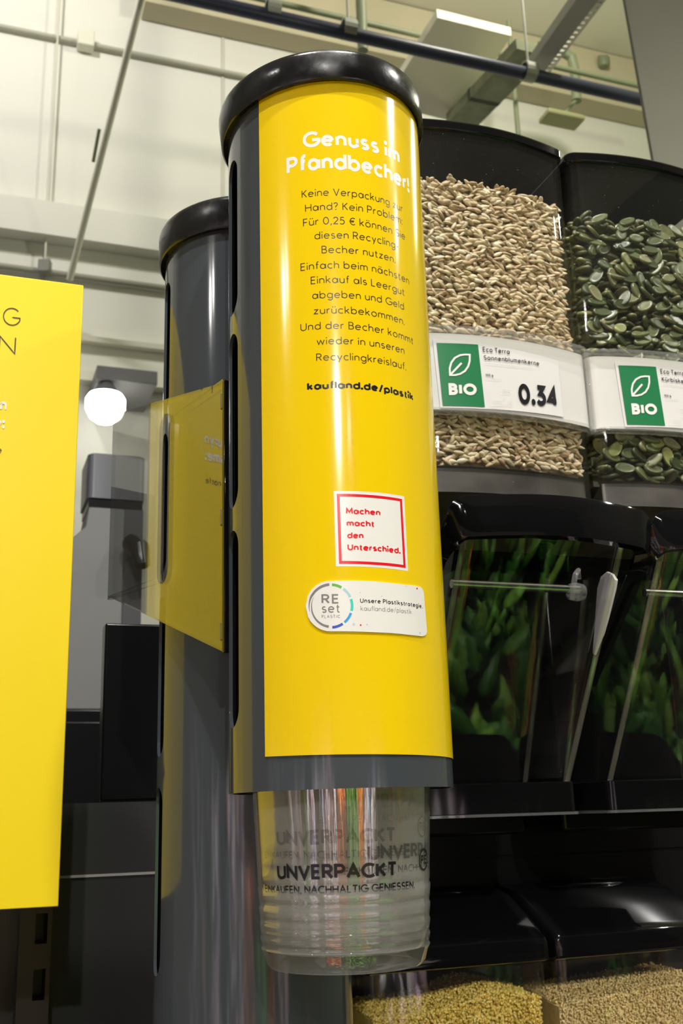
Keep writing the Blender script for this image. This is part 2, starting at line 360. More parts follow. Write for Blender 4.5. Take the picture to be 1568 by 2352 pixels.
# ================================================================== the hall (large structure)
def struct(o): o['kind'] = 'structure'; return o
def wbox(name, a0, a1, b0, b1, z0, z1, m):      # box in shelf axes (world)
    mb = MB(); lo = [st(a0, b0, z0), st(a1, b0, z0), st(a1, b1, z0), st(a0, b1, z0)]
    hi = [p + Vector((0, 0, z1 - z0)) for p in lo]; mb.hexa(lo, hi); return mb.build(name, m)
WB = 5.2                                        # far wall
TOP = 6.3
struct(wbox('floor', -7, 8, -8, WB + .2, -.1, 0, FLOORM))
struct(wbox('ceiling', -7, 8, -8, WB + .2, TOP, TOP + .1, CEILM))
struct(wbox('wall_back', -7, 8, WB, WB + .2, 0, TOP, WALLM))
struct(wbox('wall_left', -7.2, -7, -8, WB + .2, 0, TOP, WALLM))
struct(wbox('wall_right', 8, 8.2, -8, WB + .2, 0, TOP, WALLM))
struct(wbox('wall_front', -7, 8, -8.2, -8, 0, TOP, mat('dark_wall', (0.05, 0.05, 0.045), 0.8)))
def wall_band(name, y_top, y_bot, x, d, m, a0=-4, a1=8):      # horizontal ledge on the far wall, seen between two heights at pixel column x
    z1 = AZ(x, y_top, WB - d)[1]; z0 = AZ(x, y_bot, WB - d)[1]
    return struct(wbox(name, a0, a1, WB - d, WB - .002, z0, z1, m))
wall_band('trim_1', 444, 522, 0, .10, WALLM)
wall_band('trim_2', 770, 782, 195, .05, JOINT)
wall_band('trim_3', 850, 872, 195, .08, PIPEW)
for k, x in enumerate((131, 511)):              # panel joints
    a = AZ(x, 60, WB)[0]
    struct(wbox('trim_%d' % (4 + k), a - .006, a + .006, WB - .008, WB - .001, 0, TOP - .01, JOINT))
# lintel beam under the ceiling
BF = WB - .16
zb = AZ(790, 103, BF)[1]; ab = AZ(334, 6, BF)[0]
struct(wbox('trim_6', ab, 7.9, BF, WB - .01, zb, TOP - .01, BEAMM))
# pillar at the right
a0, _ = AZ(1470, 180, 2.3)
pil = MB()
p0, p1 = PV(1437, 10, 2.3), PV(1503, 380, 2.3)
d = p0 - p1; low = p1 - d * ((p1.z - 0) / d.z); high = p0 + d * ((TOP - p0.z) / d.z)
ua, va = UX * .6, VX * .012
pil.hexa([low, low + ua, low + ua + va, low + va], [high, high + ua, high + ua + va, high + va])
tag(pil.build('pillar', PILLAR), 'plain grey pillar rising at the right edge behind the pumpkin seed dispenser', 'pillar', kind='structure')

# ------------------------------------------------------------------ pipes and fittings up there
def pipe(name, label, cat, pa, pb, r, m, ext=0.0, group=None):
    t = thing(name, label, cat, pa, group=group)
    d = (pb - pa)
    mb = MB().tube([Vector((0, 0, 0)) - d * ext, d * (1 + ext)], r, 12)
    mb.build('pipe_run', m, t, smooth=True); return t
pa, pb = PV(520, 2, 3.6), PV(1475, 240, 3.6); pb.z = (pa.z + pb.z) / 2; pa.z = pb.z
bp = pipe('water_pipe', 'long dark blue pipe hanging below the ceiling above the dispensers', 'pipe', pa, pb, .030, PIPEB, .6)
for x, y in ((626, 24), (800, 68), (1214, 165)):    # hanger clips
    c = PV(x, y, 3.6) - pa
    MB().lathe([(.037, -.028), (.046, -.028), (.046, .028), (.037, .028)], 16, caps=False).build('pipe_clamp', GALV, bp).matrix_local = Matrix.Translation(c) @ UX.to_track_quat('Z', 'Y').to_matrix().to_4x4()
    MB().tube([c, c + Vector((0, 0, TOP - pa.z - c.z - .005))], .006, 8).build('hanger_rod', GALV, bp)
pa, pb = PV(690, 12, 4.3), PV(1470, 204, 4.3); pa.z = pb.z = (pa.z + pb.z) / 2
pipe('conduit', 'thin green-grey conduit running parallel above the dark blue pipe', 'conduit', pa, pb, .016, PIPEG, .35)
# wall conduits
pa, pb = PV(0, 59, WB - .03), PV(565, 176, WB - .03); pa.z = pb.z = (pa.z + pb.z) / 2
jc = pipe('conduit', 'straight grey conduit with a small junction box high on the white wall', 'conduit', pa, pb, .014, mat('conduit_grey', (.42, .42, .34), .5), .6)
c = PV(197, 92, WB - .05) - pa
jb = MB(); q = [UX * -.045 + VX * -.03, UX * .045 + VX * -.03, UX * .045 + VX * .045, UX * -.045 + VX * .045]
jb.hexa([p + c + Vector((0, 0, -.05)) for p in q], [p + c + Vector((0, 0, .05)) for p in q]); jb.build('junction_box', PIPEW, jc, bevel=.006)
pa, pb = PV(0, 612, WB - .03), PV(380, 661, WB - .03); pa.z = pb.z = (pa.z + pb.z) / 2
pipe('conduit', 'lower grey conduit crossing the white wall just above the yellow board', 'conduit', pa, pb, .017, mat('conduit_dark', (.30, .30, .25), .5), .6)
# drop cable with small box
pa, pb = PV(102, 618, WB - .06), PV(100, 590, WB - .06)
t = thing('wall_box', 'small dark box on the white wall above the yellow board', 'box', pa)
MB().box(-.03, .03, -.02, .03, -.02, .05).build('case', mat('box_grey', (.2, .2, .17), .5), t, bevel=.004)
MB().tube([(0, 0, .05), (.01, 0, 1.9)], .006, 8).build('cable', JOINT, t)
# slanting white pipe with a hook
pa, pb = PV(322, 6, 3.9), PV(160, 642, 5.0)
pa = pa + (pa - pb) * .25
wp = pipe('sprinkler_pipe', 'slanting white pipe dropping from the ceiling across the white wall', 'pipe', pa, pb, .017, PIPEW)
pa2, pb2 = PV(228, 296, 4.25) - pa, PV(214, 372, 4.35) - pa
MB().tube([pa2, pb2], .008, 8).build('hook', PIPEG, wp, smooth=True)
# perforated channel
p0, p1 = PV(1335, -6, 3.0), PV(1214, 164, 3.75)
t = thing('mounting_rail', 'perforated white-edged metal rail slanting up at the top right', 'rail', p0)
dd = p1 - p0; sid = dd.cross(Vector((0, 0, 1))).normalized()
ch = MB(); w = .075; h = Vector((0, 0, .05))
ch.hexa([Vector() - sid * w * .2, sid * w, dd + sid * w, dd - sid * w * .2], [Vector() - sid * w * .2 + h, sid * w + h, dd + sid * w + h, dd - sid * w * .2 + h]); ch.build('channel', mat('rail_grey', (.30, .30, .27), .5), t)
for side in (1,):
    st_ = MB(); N = 16
    for k in range(N):
        a = dd * (k / N); b_ = dd * ((k + .55) / N); s0, s1 = sid * (w + .001), sid * (w + .024)
        st_.hexa([a + s0, a + s1, b_ + s1, b_ + s0], [a + s0 + h, a + s1 + h, b_ + s1 + h, b_ + s0 + h])
    a, b_ = Vector(), dd
    st_.hexa([a + sid * (w + .024), a + sid * (w + .032), b_ + sid * (w + .032), b_ + sid * (w + .024)], [a + sid * (w + .024) + h, a + sid * (w + .032) + h, b_ + sid * (w + .032) + h, b_ + sid * (w + .024) + h])
    st_.build('perforated_flange', PIPEW, t)
p0, p1 = PV(1222, 120, 3.8), PV(1058, 290, 4.5)
t = thing('cable_tray', 'wide dark green cable tray running on behind the blue pipe', 'cable tray', p0)
dd = p1 - p0; sid = UX.copy(); w = .085; h = Vector((0, 0, .06))
TRAY = mat('tray_green', (.20, .22, .13), .5, vary=(9, .35))
MB().hexa([-sid * w, sid * w, dd + sid * w, dd - sid * w], [-sid * w + h, sid * w + h, dd + sid * w + h, dd - sid * w + h]).build('tray', TRAY, t)
f0 = dd * .62
MB().hexa([f0 - sid * w * 1.03, f0 + sid * w * 1.03, f0 + dd * .05 + sid * w * 1.03, f0 + dd * .05 - sid * w * 1.03], [p + h * 1.05 for p in (f0 - sid * w * 1.03, f0 + sid * w * 1.03, f0 + dd * .05 + sid * w * 1.03, f0 + dd * .05 - sid * w * 1.03)]).build('cross_strut', mat('strut', (.08, .1, .06), .6), t)
# pale baffle
c4 = [PV(1004, 40, 4.0), PV(1174, 82, 4.0), PV(1046, 280, 4.55), PV(880, 240, 4.55)]
t = thing('ceiling_baffle', 'pale cream panel under the ceiling left of the cable tray', 'panel', c4[0])
MB().hexa([p - c4[0] for p in c4], [p - c4[0] + Vector((0, .0, .05)) for p in c4]).build('panel', CREAM, t)
# drop rods
pa, pb = PV(827, 115, 4.0), PV(827, -30, 4.0)
pipe('hanger_rod', 'short dark green rod hanging from the ceiling behind the near tube lid', 'rod', Vector((pb.x, pb.y, pa.z)), Vector((pb.x, pb.y, TOP - .01)), .026, PIPEG)
pa, pb = PV(1176, 196, 4.55), PV(1190, 312, 4.55)
pipe('hanger_rod', 'thin green rod dropping behind the sunflower dispenser', 'rod', pb, Vector((pb.x, pb.y, zb - .01)), .014, PIPEG)
# bent pipe and box lamp
pts = [PV(1235, 108, 4.5), PV(1290, 118, 4.5), PV(1312, 132, 4.5), PV(1320, 165, 4.5), PV(1324, 232, 4.5)]
t = thing('box_lamp', 'flat box lamp on a bent green pipe at the top right', 'lamp', pts[-1])
MB().tube([p - pts[-1] for p in pts], .03, 10).build('bent_pipe', PIPEG, t, smooth=True)
c = PV(1290, 275, 4.5) - pts[-1]
q = [UX * -.12 + VX * -.06, UX * .12 + VX * -.06, UX * .12 + VX * .06, UX * -.12 + VX * .06]
MB().hexa([p + c + Vector((0, 0, -.015)) for p in q], [p + c + Vector((0, 0, .02)) for p in q]).build('lamp_case', mat('olive_case', (.38, .38, .20), .5), t, bevel=.01)
MB().tube([c + Vector((0, 0, .02)), Vector((0, 0, 0.01))], .01, 8).build('stem', PIPEG, t)
p = PV(1386, 142, WB - .19)
t = thing('detector', 'small round dark detector on the ceiling beam at the far right', 'detector', p)
MB().lathe([(.0001, -.04), (.03, -.04), (.04, -.02), (.04, .02), (.03, .03), (.0001, .03)], 16).build('body', PIPEG, t, smooth=True)
MB().box(-.03, .03, -.005, .03, .02, .05).build('mount', PIPEG, t)
# track light
p = PV(242, 928, 4.85)
t = thing('track_spotlight', 'glaring white spotlight below a grey box on the far wall, left of the grey tubes', 'lamp', p)
MB().lathe([(.0001, -.10), (.045, -.09), (.075, -.066), (.094, -.025), (.094, .022), (.08, .045), (.0001, .045)], 24).build('bulb', mat('lit_lens', (1, 1, 1), .3, emit=((1, .97, .88), 14)), t, smooth=True)
MB().lathe([(.07, .046), (.05, .08), (.02, .12), (.0001, .12)], 24).build('housing', GREY, t, smooth=True)
q = [UX * -.05 + VX * -.04, UX * .24 + VX * -.04, UX * .24 + VX * (WB - 4.85 - .002), UX * -.05 + VX * (WB - 4.85 - .002)]
MB().hexa([s_ + Vector((0, 0, .11)) for s_ in q], [s_ + Vector((0, 0, .18)) for s_ in q]).build('gear_box', mat('gear_grey', (.14, .14, .145), .5), t, bevel=.004)

# ================================================================== shelving unit
BP = .93
def zat(px, py, b): return AZ(px, py, b)[1]
def aat(px, py, b): return AZ(px, py, b)[0]
unit = thing('shelving_unit', 'black shop shelving unit carrying the dispensers and bins', 'shelf', st(0, 0, 0), STORE)
z_seam = CAM_Z - .042; z_mid = zat(300, 1842, BP); z_blk = zat(300, 1432, BP); a_blk = aat(237, 1600, BP)
a_up = aat(112, 2150, BP)
MB().box(-.45, 1.1, .45, 1.0, 0, CAM_Z - .265).build('counter', MATT, unit, bevel=.004)
MB().box(a_up, .27, BP, BP + .02, CAM_Z - .265, z_seam - .0012).build('lower_back_panel', DGREY, unit)
MB().box(.27, 1.1, BP, BP + .02, CAM_Z - .265, z_seam - .0012).build('bin_back_panel', MATT, unit)
MB().box(a_up, .27, BP - .001, BP + .018, z_seam - .0010, z_seam + .0010).build('panel_seam', mat('seam_edge', (.30, .29, .27), .3), unit)
MB().box(a_up, .27, BP, BP + .02, z_seam + .0012, z_mid).build('middle_back_panel', DGREY, unit)
MB().box(a_blk, .27, BP, BP + .02, z_mid + .001, z_blk).build('upper_back_panel', MATT, unit, bevel=.002)
MB().box(.275, 1.1, BP, BP + .02, z_seam + .0012, CAM_Z + .53).build('dispenser_back_panel', MATT, unit)
# slotted upright in front of the left panels
MB().box(.27, 1.1, BP + .002, BP + .018, z_seam - .0012, z_seam + .0012).build('panel_groove', MATT, unit)
up = MB(); ax0, ax1 = aat(42, 2200, BP - .03), aat(116, 2200, BP - .03)
zs = [(zat(90, 2240, BP - .03), zat(90, 2100, BP - .03))]
UPM = mat('upright_black', (.016, .014, .012), .35)
s0, s1 = aat(78, 2200, BP - .03), aat(106, 2200, BP - .03)
up.box(ax0, s0, BP - .03, BP, CAM_Z - .265, CAM_Z + .3); up.box(s1, ax1, BP - .03, BP, CAM_Z - .265, CAM_Z + .3)
zt = [zat(90, y, BP - .03) for y in (2098, 2168, 2226, 2298)]
prev = CAM_Z + .3
for k in range(0, 4, 2):
    up.box(s0, s1, BP - .03, BP - .002, zt[k], prev); prev = zt[k + 1]
up.box(s0, s1, BP - .03, BP - .002, CAM_Z - .265, prev)
up.build('slotted_upright', UPM, unit)
MB().box(-.45, ax1, BP + .001, BP + .02, CAM_Z - .265, CAM_Z + .3).build('side_back_panel', mat('brown_black_panel', (.011, .009, .007), .4), unit)

# ================================================================== cup dispenser tubes
TX, TY, TR = -.004452, .565989, .0575            # near tube axis
azb = radians(-9.97) + asin(TR / .675)
BX, BY = .675 * sin(azb), .675 * cos(azb)         # far tube axis
def cyl(px, py, xc, yc, R):                       # pixel -> (theta from -y, z) on a standing cylinder
    d = ray(px, py); a = d.x ** 2 + d.y ** 2; b = d.x * xc + d.y * yc; c = xc * xc + yc * yc - R * R
    t = (b - sqrt(max(b * b - a * c, 0))) / a
    p = EYE + d * t
    return atan2(p.x - xc, -(p.y - yc)), p.z
TH_S, TH_W = radians(-68.5), radians(9.0)
def slot_tube(R, z0, z1, slots, th=.0018):
    """tube wall with rounded slots at TH_S; z relative to the thing"""
    mb = MB(); g0, g1 = TH_S - radians(13), TH_S + radians(13)
    zc = [z0] + [((slots[i][1] + slots[i + 1][0]) / 2) for i in range(len(slots) - 1)] + [z1]
    P = lambda t, z, r: (r * sin(t), -r * cos(t), z)
    n = 110
    ths = [g1 + (2 * pi - (g1 - g0)) * k / n for k in range(n + 1)]
    for r in (R, R - th):
        mb.loft([[P(t, z, r) for t in ths] for z in (z0, z1)], caps=False, closed=False)
    for i, (s0, s1) in enumerate(slots):
        hw = TH_W; rz = hw * R * 1.1
        inner = []
        for cx, cz, a0 in ((0, s1 - rz, 0), (0, s0 + rz, 180)):
            for k in range(13):
                a = radians(a0 + 180 * k / 12); inner.append((TH_S + hw * cos(a), cz + rz * sin(a)))
        outer = []
        za, zb_ = zc[i], zc[i + 1]
        for k, (t, z) in enumerate(inner):
            q = k % 13
            top = k < 13
            if q in (0,): o = (g1 if top else g0, z)
            elif q == 12: o = (g0 if top else g1, z)
            elif q <= 3: o = (g1 if top else g0, z + ((zb_ if top else za) - z) * q / 3)
            elif q >= 9: o = (g0 if top else g1, z + ((zb_ if top else za) - z) * (12 - q) / 3)
            else: o = (t if False else (TH_S + (g1 - TH_S) * (1 - (q - 3) / 3) * (1 if top else -1)), zb_ if top else za)
            outer.append(o)
        m = len(inner)
        for r in (R, R - th):
            mids = [[P(o[0] + (q_[0] - o[0]) * f, o[1] + (q_[1] - o[1]) * f, r) for o, q_ in zip(outer, inner)] for f in (0, .5, 1)]
            mb.loft(mids, caps=False)
        mb.loft([[P(t, z, R) for t, z in inner], [P(t, z, R - th) for t, z in inner]], caps=False)
    for z in (z0, z1):
        mb.loft([[P(2 * pi * k / 128, z, r) for k in range(128)] for r in (R, R - th)], caps=False)
    return mb
def lid(R, z0, h):
    return MB().lathe([(R - .0045, z0 + .001), (R - .001, z0), (R, z0 + .0012), (R + .0006, z0 + h * .80), (R + .0002, z0 + h * .90), (R - .0012, z0 + h * .97), (R - .004, z0 + h), (.0001, z0 + h * 1.02)], 128)

zb0 = cyl(783, 1811, TX, TY, TR)[1]               # lower end of the near tube
zl0 = cyl(780, 182, TX, TY, TR + .004)[1]
zlt = cyl(768, 113, TX, TY, TR + .004)[1]
tube1 = thing('cup_dispenser', 'grey tube cup dispenser with yellow printed label and glossy black lid', 'cup dispenser', (TX, TY, zb0))
sl = [(cyl(537, 1672, TX, TY, TR)[1] - zb0, cyl(537, 1217, TX, TY, TR)[1] - zb0), (cyl(537, 1165, TX, TY, TR)[1] - zb0, cyl(537, 764, TX, TY, TR)[1] - zb0), (cyl(537, 719, TX, TY, TR)[1] - zb0, cyl(540, 360, TX, TY, TR)[1] - zb0)]
slot_tube(TR, 0, zl0 - zb0 + .012, sl).build('tube', PVC, tube1, smooth=True, angle=30)
ld = lid(TR + .0042, 0, (zlt - zl0) * 1.04).build('lid', LIDB, tube1, smooth=True, angle=60)
ld.location = (0, 0, zl0 - zb0); ld.rotation_euler = (0, radians(-4.2), 0)      # sits slightly askew
MB().lathe([(.0001, zl0 - zb0 - .001), (TR - .0035, zl0 - zb0 - .001)], 48).build('inner_plug', MATT, tube1)
# label sheet
def tsurf(r): return lambda s, z: (r * sin(s), -r * cos(s), z)
def TP(px, py, r=TR + .0006):
    t, z = cyl(px, py, TX, TY, r); return (t, z - zb0)
LR = TR + .0005
thl = radians(-37.7); zl_b = cyl(612, 1738, TX, TY, LR)[1] - zb0; zl_b2 = cyl(1030, 1743, TX, TY, LR)[1] - zb0
lab = MB(); nT = 60; th_r = radians(118)
rows = []
for k in range(nT + 1):
    t = thl + (th_r - thl) * k / nT
    rows.append([tsurf(LR)(t, zl_b + (zl_b2 - zl_b) * max(0, min(1, k / nT))), tsurf(LR)(t, zl0 - zb0 + .004)])
lab.loft(rows, caps=False, closed=False)
lab = join(lab)
label = lab.build('label', YEL, tube1, smooth=True)
TXT = tsurf(LR + .00004)
def tline(text, pl, pr, cap, weight=.1, track=.17, space=.36):
    p0, p1 = TP(*pl), TP(*pr)
    c = TP(pl[0], pl[1] - cap)[1] - p0[1]
    # s is an angle: measure the run in metres for a fair slope
    return text_mesh(text, '', None, None, lambda s, z: TXT(s / LR, z), (p0[0] * LR, p0[1]), (p1[0] * LR, p1[1]), c, weight, track, space=space)
hd = join(tline('Genuss im', (695, 341), (918, 377), 37, .205, .12, .34), tline('Pfandbecher!', (658, 402), (940, 444), 39, .205, .1))
hd.build('headline', WHT, label)
body = [('Keine Verpackung zur', (692.6, 455), (925, 488)), ('Hand? Kein Problem:', (700.6, 487), (924, 516)), ('Für 0,25 € können Sie', (695.8, 520.4), (930.4, 552)),
        ('diesen Recycling-', (722, 550), (915, 574)), ('Becher nutzen.', (738.5, 582), (908, 604.6)), ('Einfach beim nächsten', (690, 622.6), (939.8, 654)),
        ('Einkauf als Leergut', (713.4, 653), (929, 680)), ('abgeben und Geld', (717, 687), (928, 712.6)), ('zurückbekommen.', (720, 722.5), (929, 747)),
        ('Und der Becher kommt', (689.7, 761), (949, 791.7)), ('wieder in unseren', (727, 792.6), (929, 814)), ('Recyclingkreislauf.', (726, 829.6), (933, 851))]
join(*[tline(t, a, b, 17.5, .105, .17, .38) for t, a, b in body]).build('body_text', INK, label)
tline('kaufland.de/plastik', (705, 897.4), (949.6, 921), 18.5, .235, .1).build('web_address', INKB, label)
# slogan square (printed panel on the label)
def quad_patch(c4, m, name, parent, r, n=14):
    (a, b, c, d) = [TP(*p) for p in c4]; mb = MB(); rings = []
    for k in range(n + 1):
        f = k / n
        t0, q0 = a[0] + (b[0] - a[0]) * f, a[1] + (b[1] - a[1]) * f; t1, q1 = d[0] + (c[0] - d[0]) * f, d[1] + (c[1] - d[1]) * f
        rings.append([tsurf(r)(t0 + (t1 - t0) * g / 4, q0 + (q1 - q0) * g / 4) for g in range(5)])
    mb.loft(rings, caps=False, closed=False)
    return mb
sq = quad_patch([(766, 1128), (928, 1140), (937, 1312), (771, 1301)], None, '', None, LR + .00005).build('slogan_square', WHT, label, smooth=True)
Z4 = lambda x, y: (690 + x / 5.058, 1110 + y / 5.058)
bo = [Z4(437, 138), Z4(800, 150), Z4(1166, 196), Z4(1208, 966), Z4(850, 930), Z4(463, 918), Z4(437, 138)]
def px_stroke(pts, wpx, r):
    """a stroke whose path is given in photo pixels, laid on the tube"""
    q = [TP(*p) for p in pts]; q = [(t * LR, z) for t, z in q]
    mpp = (TP(800, 1200)[1] - TP(800, 1210)[1]) / 10
    m = MB(); k = 1000.0
    strip(m, [(a * k / 10, b * k / 10) for a, b in q], wpx * mpp * k / 10)
    o = MB(); o.add([tsurf(r)(x * 10 / k / LR, y * 10 / k) for x, y, _ in m.v], m.f); return o
red = px_stroke(bo, 6.2, LR + .0001)
def tl2(text, pl, pr, cap, w, tr, r):
    p0, p1 = TP(*pl), TP(*pr); c = TP(pl[0], pl[1] - cap)[1] - p0[1]
    return text_mesh(text, '', None, None, lambda s, z: tsurf(r)(s / LR, z), (p0[0] * LR, p0[1]), (p1[0] * LR, p1[1]), c, w, tr)
join(red, *[tl2(t, Z4(*a), Z4(*b), c, .215, .1, LR + .0001) for t, a, b, c in (('Machen', (527, 358), (928, 377), 14.6), ('macht', (535, 498), (860, 510), 14.6), ('den', (542, 640), (732, 643), 14.6), ('Unterschied.', (545, 778), (1160, 820), 14.8))]).build('red_print', RED, sq)
# oval sticker
o_px = [Z4(345 - 283 * sin(radians(a)), 1429 + 293 * cos(radians(a))) for a in range(0, 181, 9)] + [Z4(*p) for p in ((500, 1133), (660, 1133), (850, 1142), (1050, 1162), (1200, 1180), (1340, 1196), (1390, 1208), (1417, 1240), (1432, 1300), (1445, 1480), (1462, 1730), (1450, 1762), (1410, 1780), (1250, 1762), (1050, 1742), (800, 1730), (550, 1722))]
ctr = TP(*Z4(700, 1430)); stk = MB()
ring = [TP(*p) for p in o_px]
# horizontal bands so that the sticker follows the curve
ts = sorted(set([r[0] for r in ring])); t_lo, t_hi = ts[0], ts[-1]
def span(t):
    zs = []
    for i in range(len(ring)):
        (a, za), (b, zb_) = ring[i], ring[(i + 1) % len(ring)]
        if (a - t) * (b - t) <= 0 and abs(a - b) > 1e-9: zs.append(za + (zb_ - za) * (t - a) / (b - a))
    return min(zs), max(zs)
cols = []
for k in range(61):
    t = t_lo + (t_hi - t_lo) * (0.0005 + .999 * k / 60); z0_, z1_ = span(t); cols.append((t, z0_, z1_))
rs = LR + .0005
stk.loft([[tsurf(LR)(t, a), tsurf(rs)(t, a), tsurf(rs)(t, (a + b) / 2), tsurf(rs)(t, b), tsurf(LR)(t, b)] for t, a, b in cols], caps=False, closed=False)
sticker = stk.build('oval_sticker', WHT, label, smooth=True, angle=30)
tag(sticker, 'white sticker with a coloured ring and small print')
def arc_px(cx, cy, rx, ry, a0, a1, w0, w1, r, n=16):
    mb = MB(); L = []
    for k in range(n + 1):
        a = radians(a0 + (a1 - a0) * k / n); w = w0 + (w1 - w0) * k / n
        for q in (-.5, .5):
            t, z = TP(*Z4(cx + (rx + q * w) * cos(a), cy - (ry + q * w) * sin(a))); L.append(tsurf(r)(t, z))
    mb.add(L, [(2 * k, 2 * k + 1, 2 * k + 3, 2 * k + 2) for k in range(n)]); return mb
RS = rs + .00004
for nm, col, a0, a1 in (('green_arc', (.10, .42, .02), 87, 60), ('pale_blue_arc', (.33, .60, .64), 54, 25), ('teal_arc', (.01, .58, .46), 19, -13), ('blue_arc', (.01, .32, .78), -19, -50), ('dark_blue_arc', (.01, .08, .50), -56, -86)):
    arc_px(352, 1428, 245, 248, a0, a1, 30, 30, RS).build(nm, mat(nm + '_ink', col, .35), sticker)
join(arc_px(352, 1428, 248, 250, 94, 150, 30, 26, RS), arc_px(352, 1428, 250, 252, 150, 196, 26, 3, RS), arc_px(352, 1428, 222, 232, 152, 190, 2, 14, RS), arc_px(352, 1428, 224, 240, 190, 264, 14, 28, RS)).build('grey_swoosh', INKG, sticker)
join(tl2('RE', Z4(245, 1402), Z4(450, 1400), 22, .17, .2, RS), tl2('set', Z4(248, 1508), Z4(458, 1506), 21.5, .13, .18, RS), tl2('PLASTIC', Z4(247, 1568), Z4(458, 1566), 7, .13, .3, RS)).build('logo_lettering', INKG, sticker)
tl2('Unsere Plastikstrategie.', Z4(690, 1390), Z4(1408, 1456), 10.5, .16, .18, RS).build('claim', INKB, sticker)
tl2('kaufland.de/plastik', Z4(695, 1482), Z4(1285, 1522), 11, .09, .18, RS).build('small_web_address', INKG, sticker)
for (x, y, s) in ((1345, 1225, 9), (695, 1650, 10)):
    spk = MB(); q = [TP(*Z4(x + s * cos(k * pi / 3), y + s * 1.2 * sin(k * pi / 3))) for k in range(6)]; spk.add([tsurf(RS)(t, z) for t, z in q], [tuple(range(6))]); spk.build('red_speckle', RED, sticker)
for (x, y, s) in ((690, 1272, 8), (940, 1312, 7), (615, 1640, 16), (770, 1645, 10), (1380, 1740, 12), (1218, 1195, 6)):
    spk = MB(); q = [TP(*Z4(x + s * cos(k * pi / 4), y + s * sin(k * pi / 4))) for k in range(8)]; spk.add([tsurf(RS)(t, z) for t, z in q], [tuple(range(8))]); spk.build('pale_blue_speckle', SPB, sticker)

# far tube
zl2 = cyl(500, 524, BX, BY, TR + .004)[1]; zl2t = cyl(500, 452, BX, BY, TR + .004)[1]
zb2 = CAM_Z - .262
tube2 = thing('cup_dispenser', 'plain dark grey tube with glossy black lid behind the yellow-labelled one', 'cup dispenser', (BX, BY, zb2))
zz = lambda y, x: cyl(x, y, BX, BY, TR)[1] - zb2
sl2 = [(zz(2247, 366), zz(1808, 372)), (zz(1737, 375), zz(1362, 381)), (zz(1312, 383), zz(985, 389)), (zz(938, 391), zz(634, 396))]
slot_tube(TR, 0, zl2 - zb2 + .012, sl2).build('tube', PVC, tube2, smooth=True, angle=30)
lid(TR + .0042, zl2 - zb2, (zl2t - zl2) * 1.04).build('lid', LIDB, tube2, smooth=True, angle=60)
MB().lathe([(.0001, zl2 - zb2 - .001), (TR - .0035, zl2 - zb2 - .001)], 48).build('inner_plug', MATT, tube2)
# bracket that joins the two tubes
dv = Vector((BX - TX, BY - TY, 0)); dl = dv.length; dn = dv.normalized(); sx_ = Vector((-dn.y, dn.x, 0))
a_ = dn * (TR - .001); b_ = dn * (dl - TR + .001)
for zq in (.08, .26): MB().hexa([a_ - sx_ * .012 + Vector((0, 0, zq)), b_ - sx_ * .012 + Vector((0, 0, zq)), b_ + sx_ * .012 + Vector((0, 0, zq)), a_ + sx_ * .012 + Vector((0, 0, zq))], [a_ - sx_ * .012 + Vector((0, 0, zq + .02)), b_ - sx_ * .012 + Vector((0, 0, zq + .02)), b_ + sx_ * .012 + Vector((0, 0, zq + .02)), a_ + sx_ * .012 + Vector((0, 0, zq + .02))]).build('joining_bracket', BLK, tube1)

# ------------------------------------------------------------------ the stack of cups
CZ = cyl(797, 2243, TX, TY, .0417)[1]
def cup_r(h): return .0408 + (.0470 - .0408) * h / .112
prof = [(.0001, .004), (.030, .004), (.034, .0008), (.0372, 0), (.0392, .0022), (.0404, .0065)]
h = .009
k = 0
while h < .04:
    prof += [(cup_r(h) + .0004, h), (cup_r(h) - .0002, h + .0012), (cup_r(h) + .0003, h + .003)]; h += .0052 + .0012 * k; k += 1
prof += [(cup_r(.044), .044), (cup_r(.06), .06), (cup_r(.08), .08), (cup_r(.1), .1), (cup_r(.112), .112), (cup_r(.112) + .0025, .1125), (cup_r(.112) + .0025, .115)]
prof_in = [(.0001, .0045), (.030, .0045), (.0388, .0065), (cup_r(.04) - .0002, .04), (cup_r(.112) - .0002, .112), (cup_r(.112) + .0025, .115)]
def CP(px, py):
    z = cyl(px, py, TX, TY, .0435)[1]
    t, z = cyl(px, py, TX, TY, cup_r(z - CZ)); return t, z - CZ
cplace = lambda s, z: ((cup_r(z) + .0003) * sin(s / .0437), -(cup_r(z) + .0003) * cos(s / .0437), z)
def cline(text, a, b, cap, w, tr):
    p0, p1 = CP(*a), CP(*b); zm = (p0[1] + p1[1]) / 2; c = CP(a[0], a[1] - cap)[1] - p0[1]
    return text_mesh(text, '', None, None, cplace, (p0[0] * .0437, zm), (p1[0] * .0437, zm), c, w, tr)
cup_print = join(cline('UNVERPACKT', (638, 2014), (911, 2018), 34, .2, .08), cline('EINKAUFEN, NACHHALTIG GENIESSEN.', (610.5, 2043), (950.5, 2047), 17.5, .17, .1))
rp = [(s.real, s.imag) for s in [complex(0.0 , 0)]]
ring_m = MB(); tR, zR = .034, CP(780, 1985)[1]
strip(ring_m, [(1.0 * cos(radians(a)), 1.0 * sin(radians(a))) for a in range(0, 361, 15)], .2)
lp, lw = lettering('PE', .2)
for vx, vy, _ in [*ring_m.v]: pass
ring2 = MB(); ring2.add([cplace(.0437 * 1.12 + x * .0048, zR + y * .0048) for x, y, _ in ring_m.v], ring_m.f); ring2.add([cplace(.0437 * 1.12 + (x - lw / 2) * .0042, zR + (y - .5) * .0042) for x, y, _ in lp.v], lp.f)
cup_print = join(cup_print, ring2)
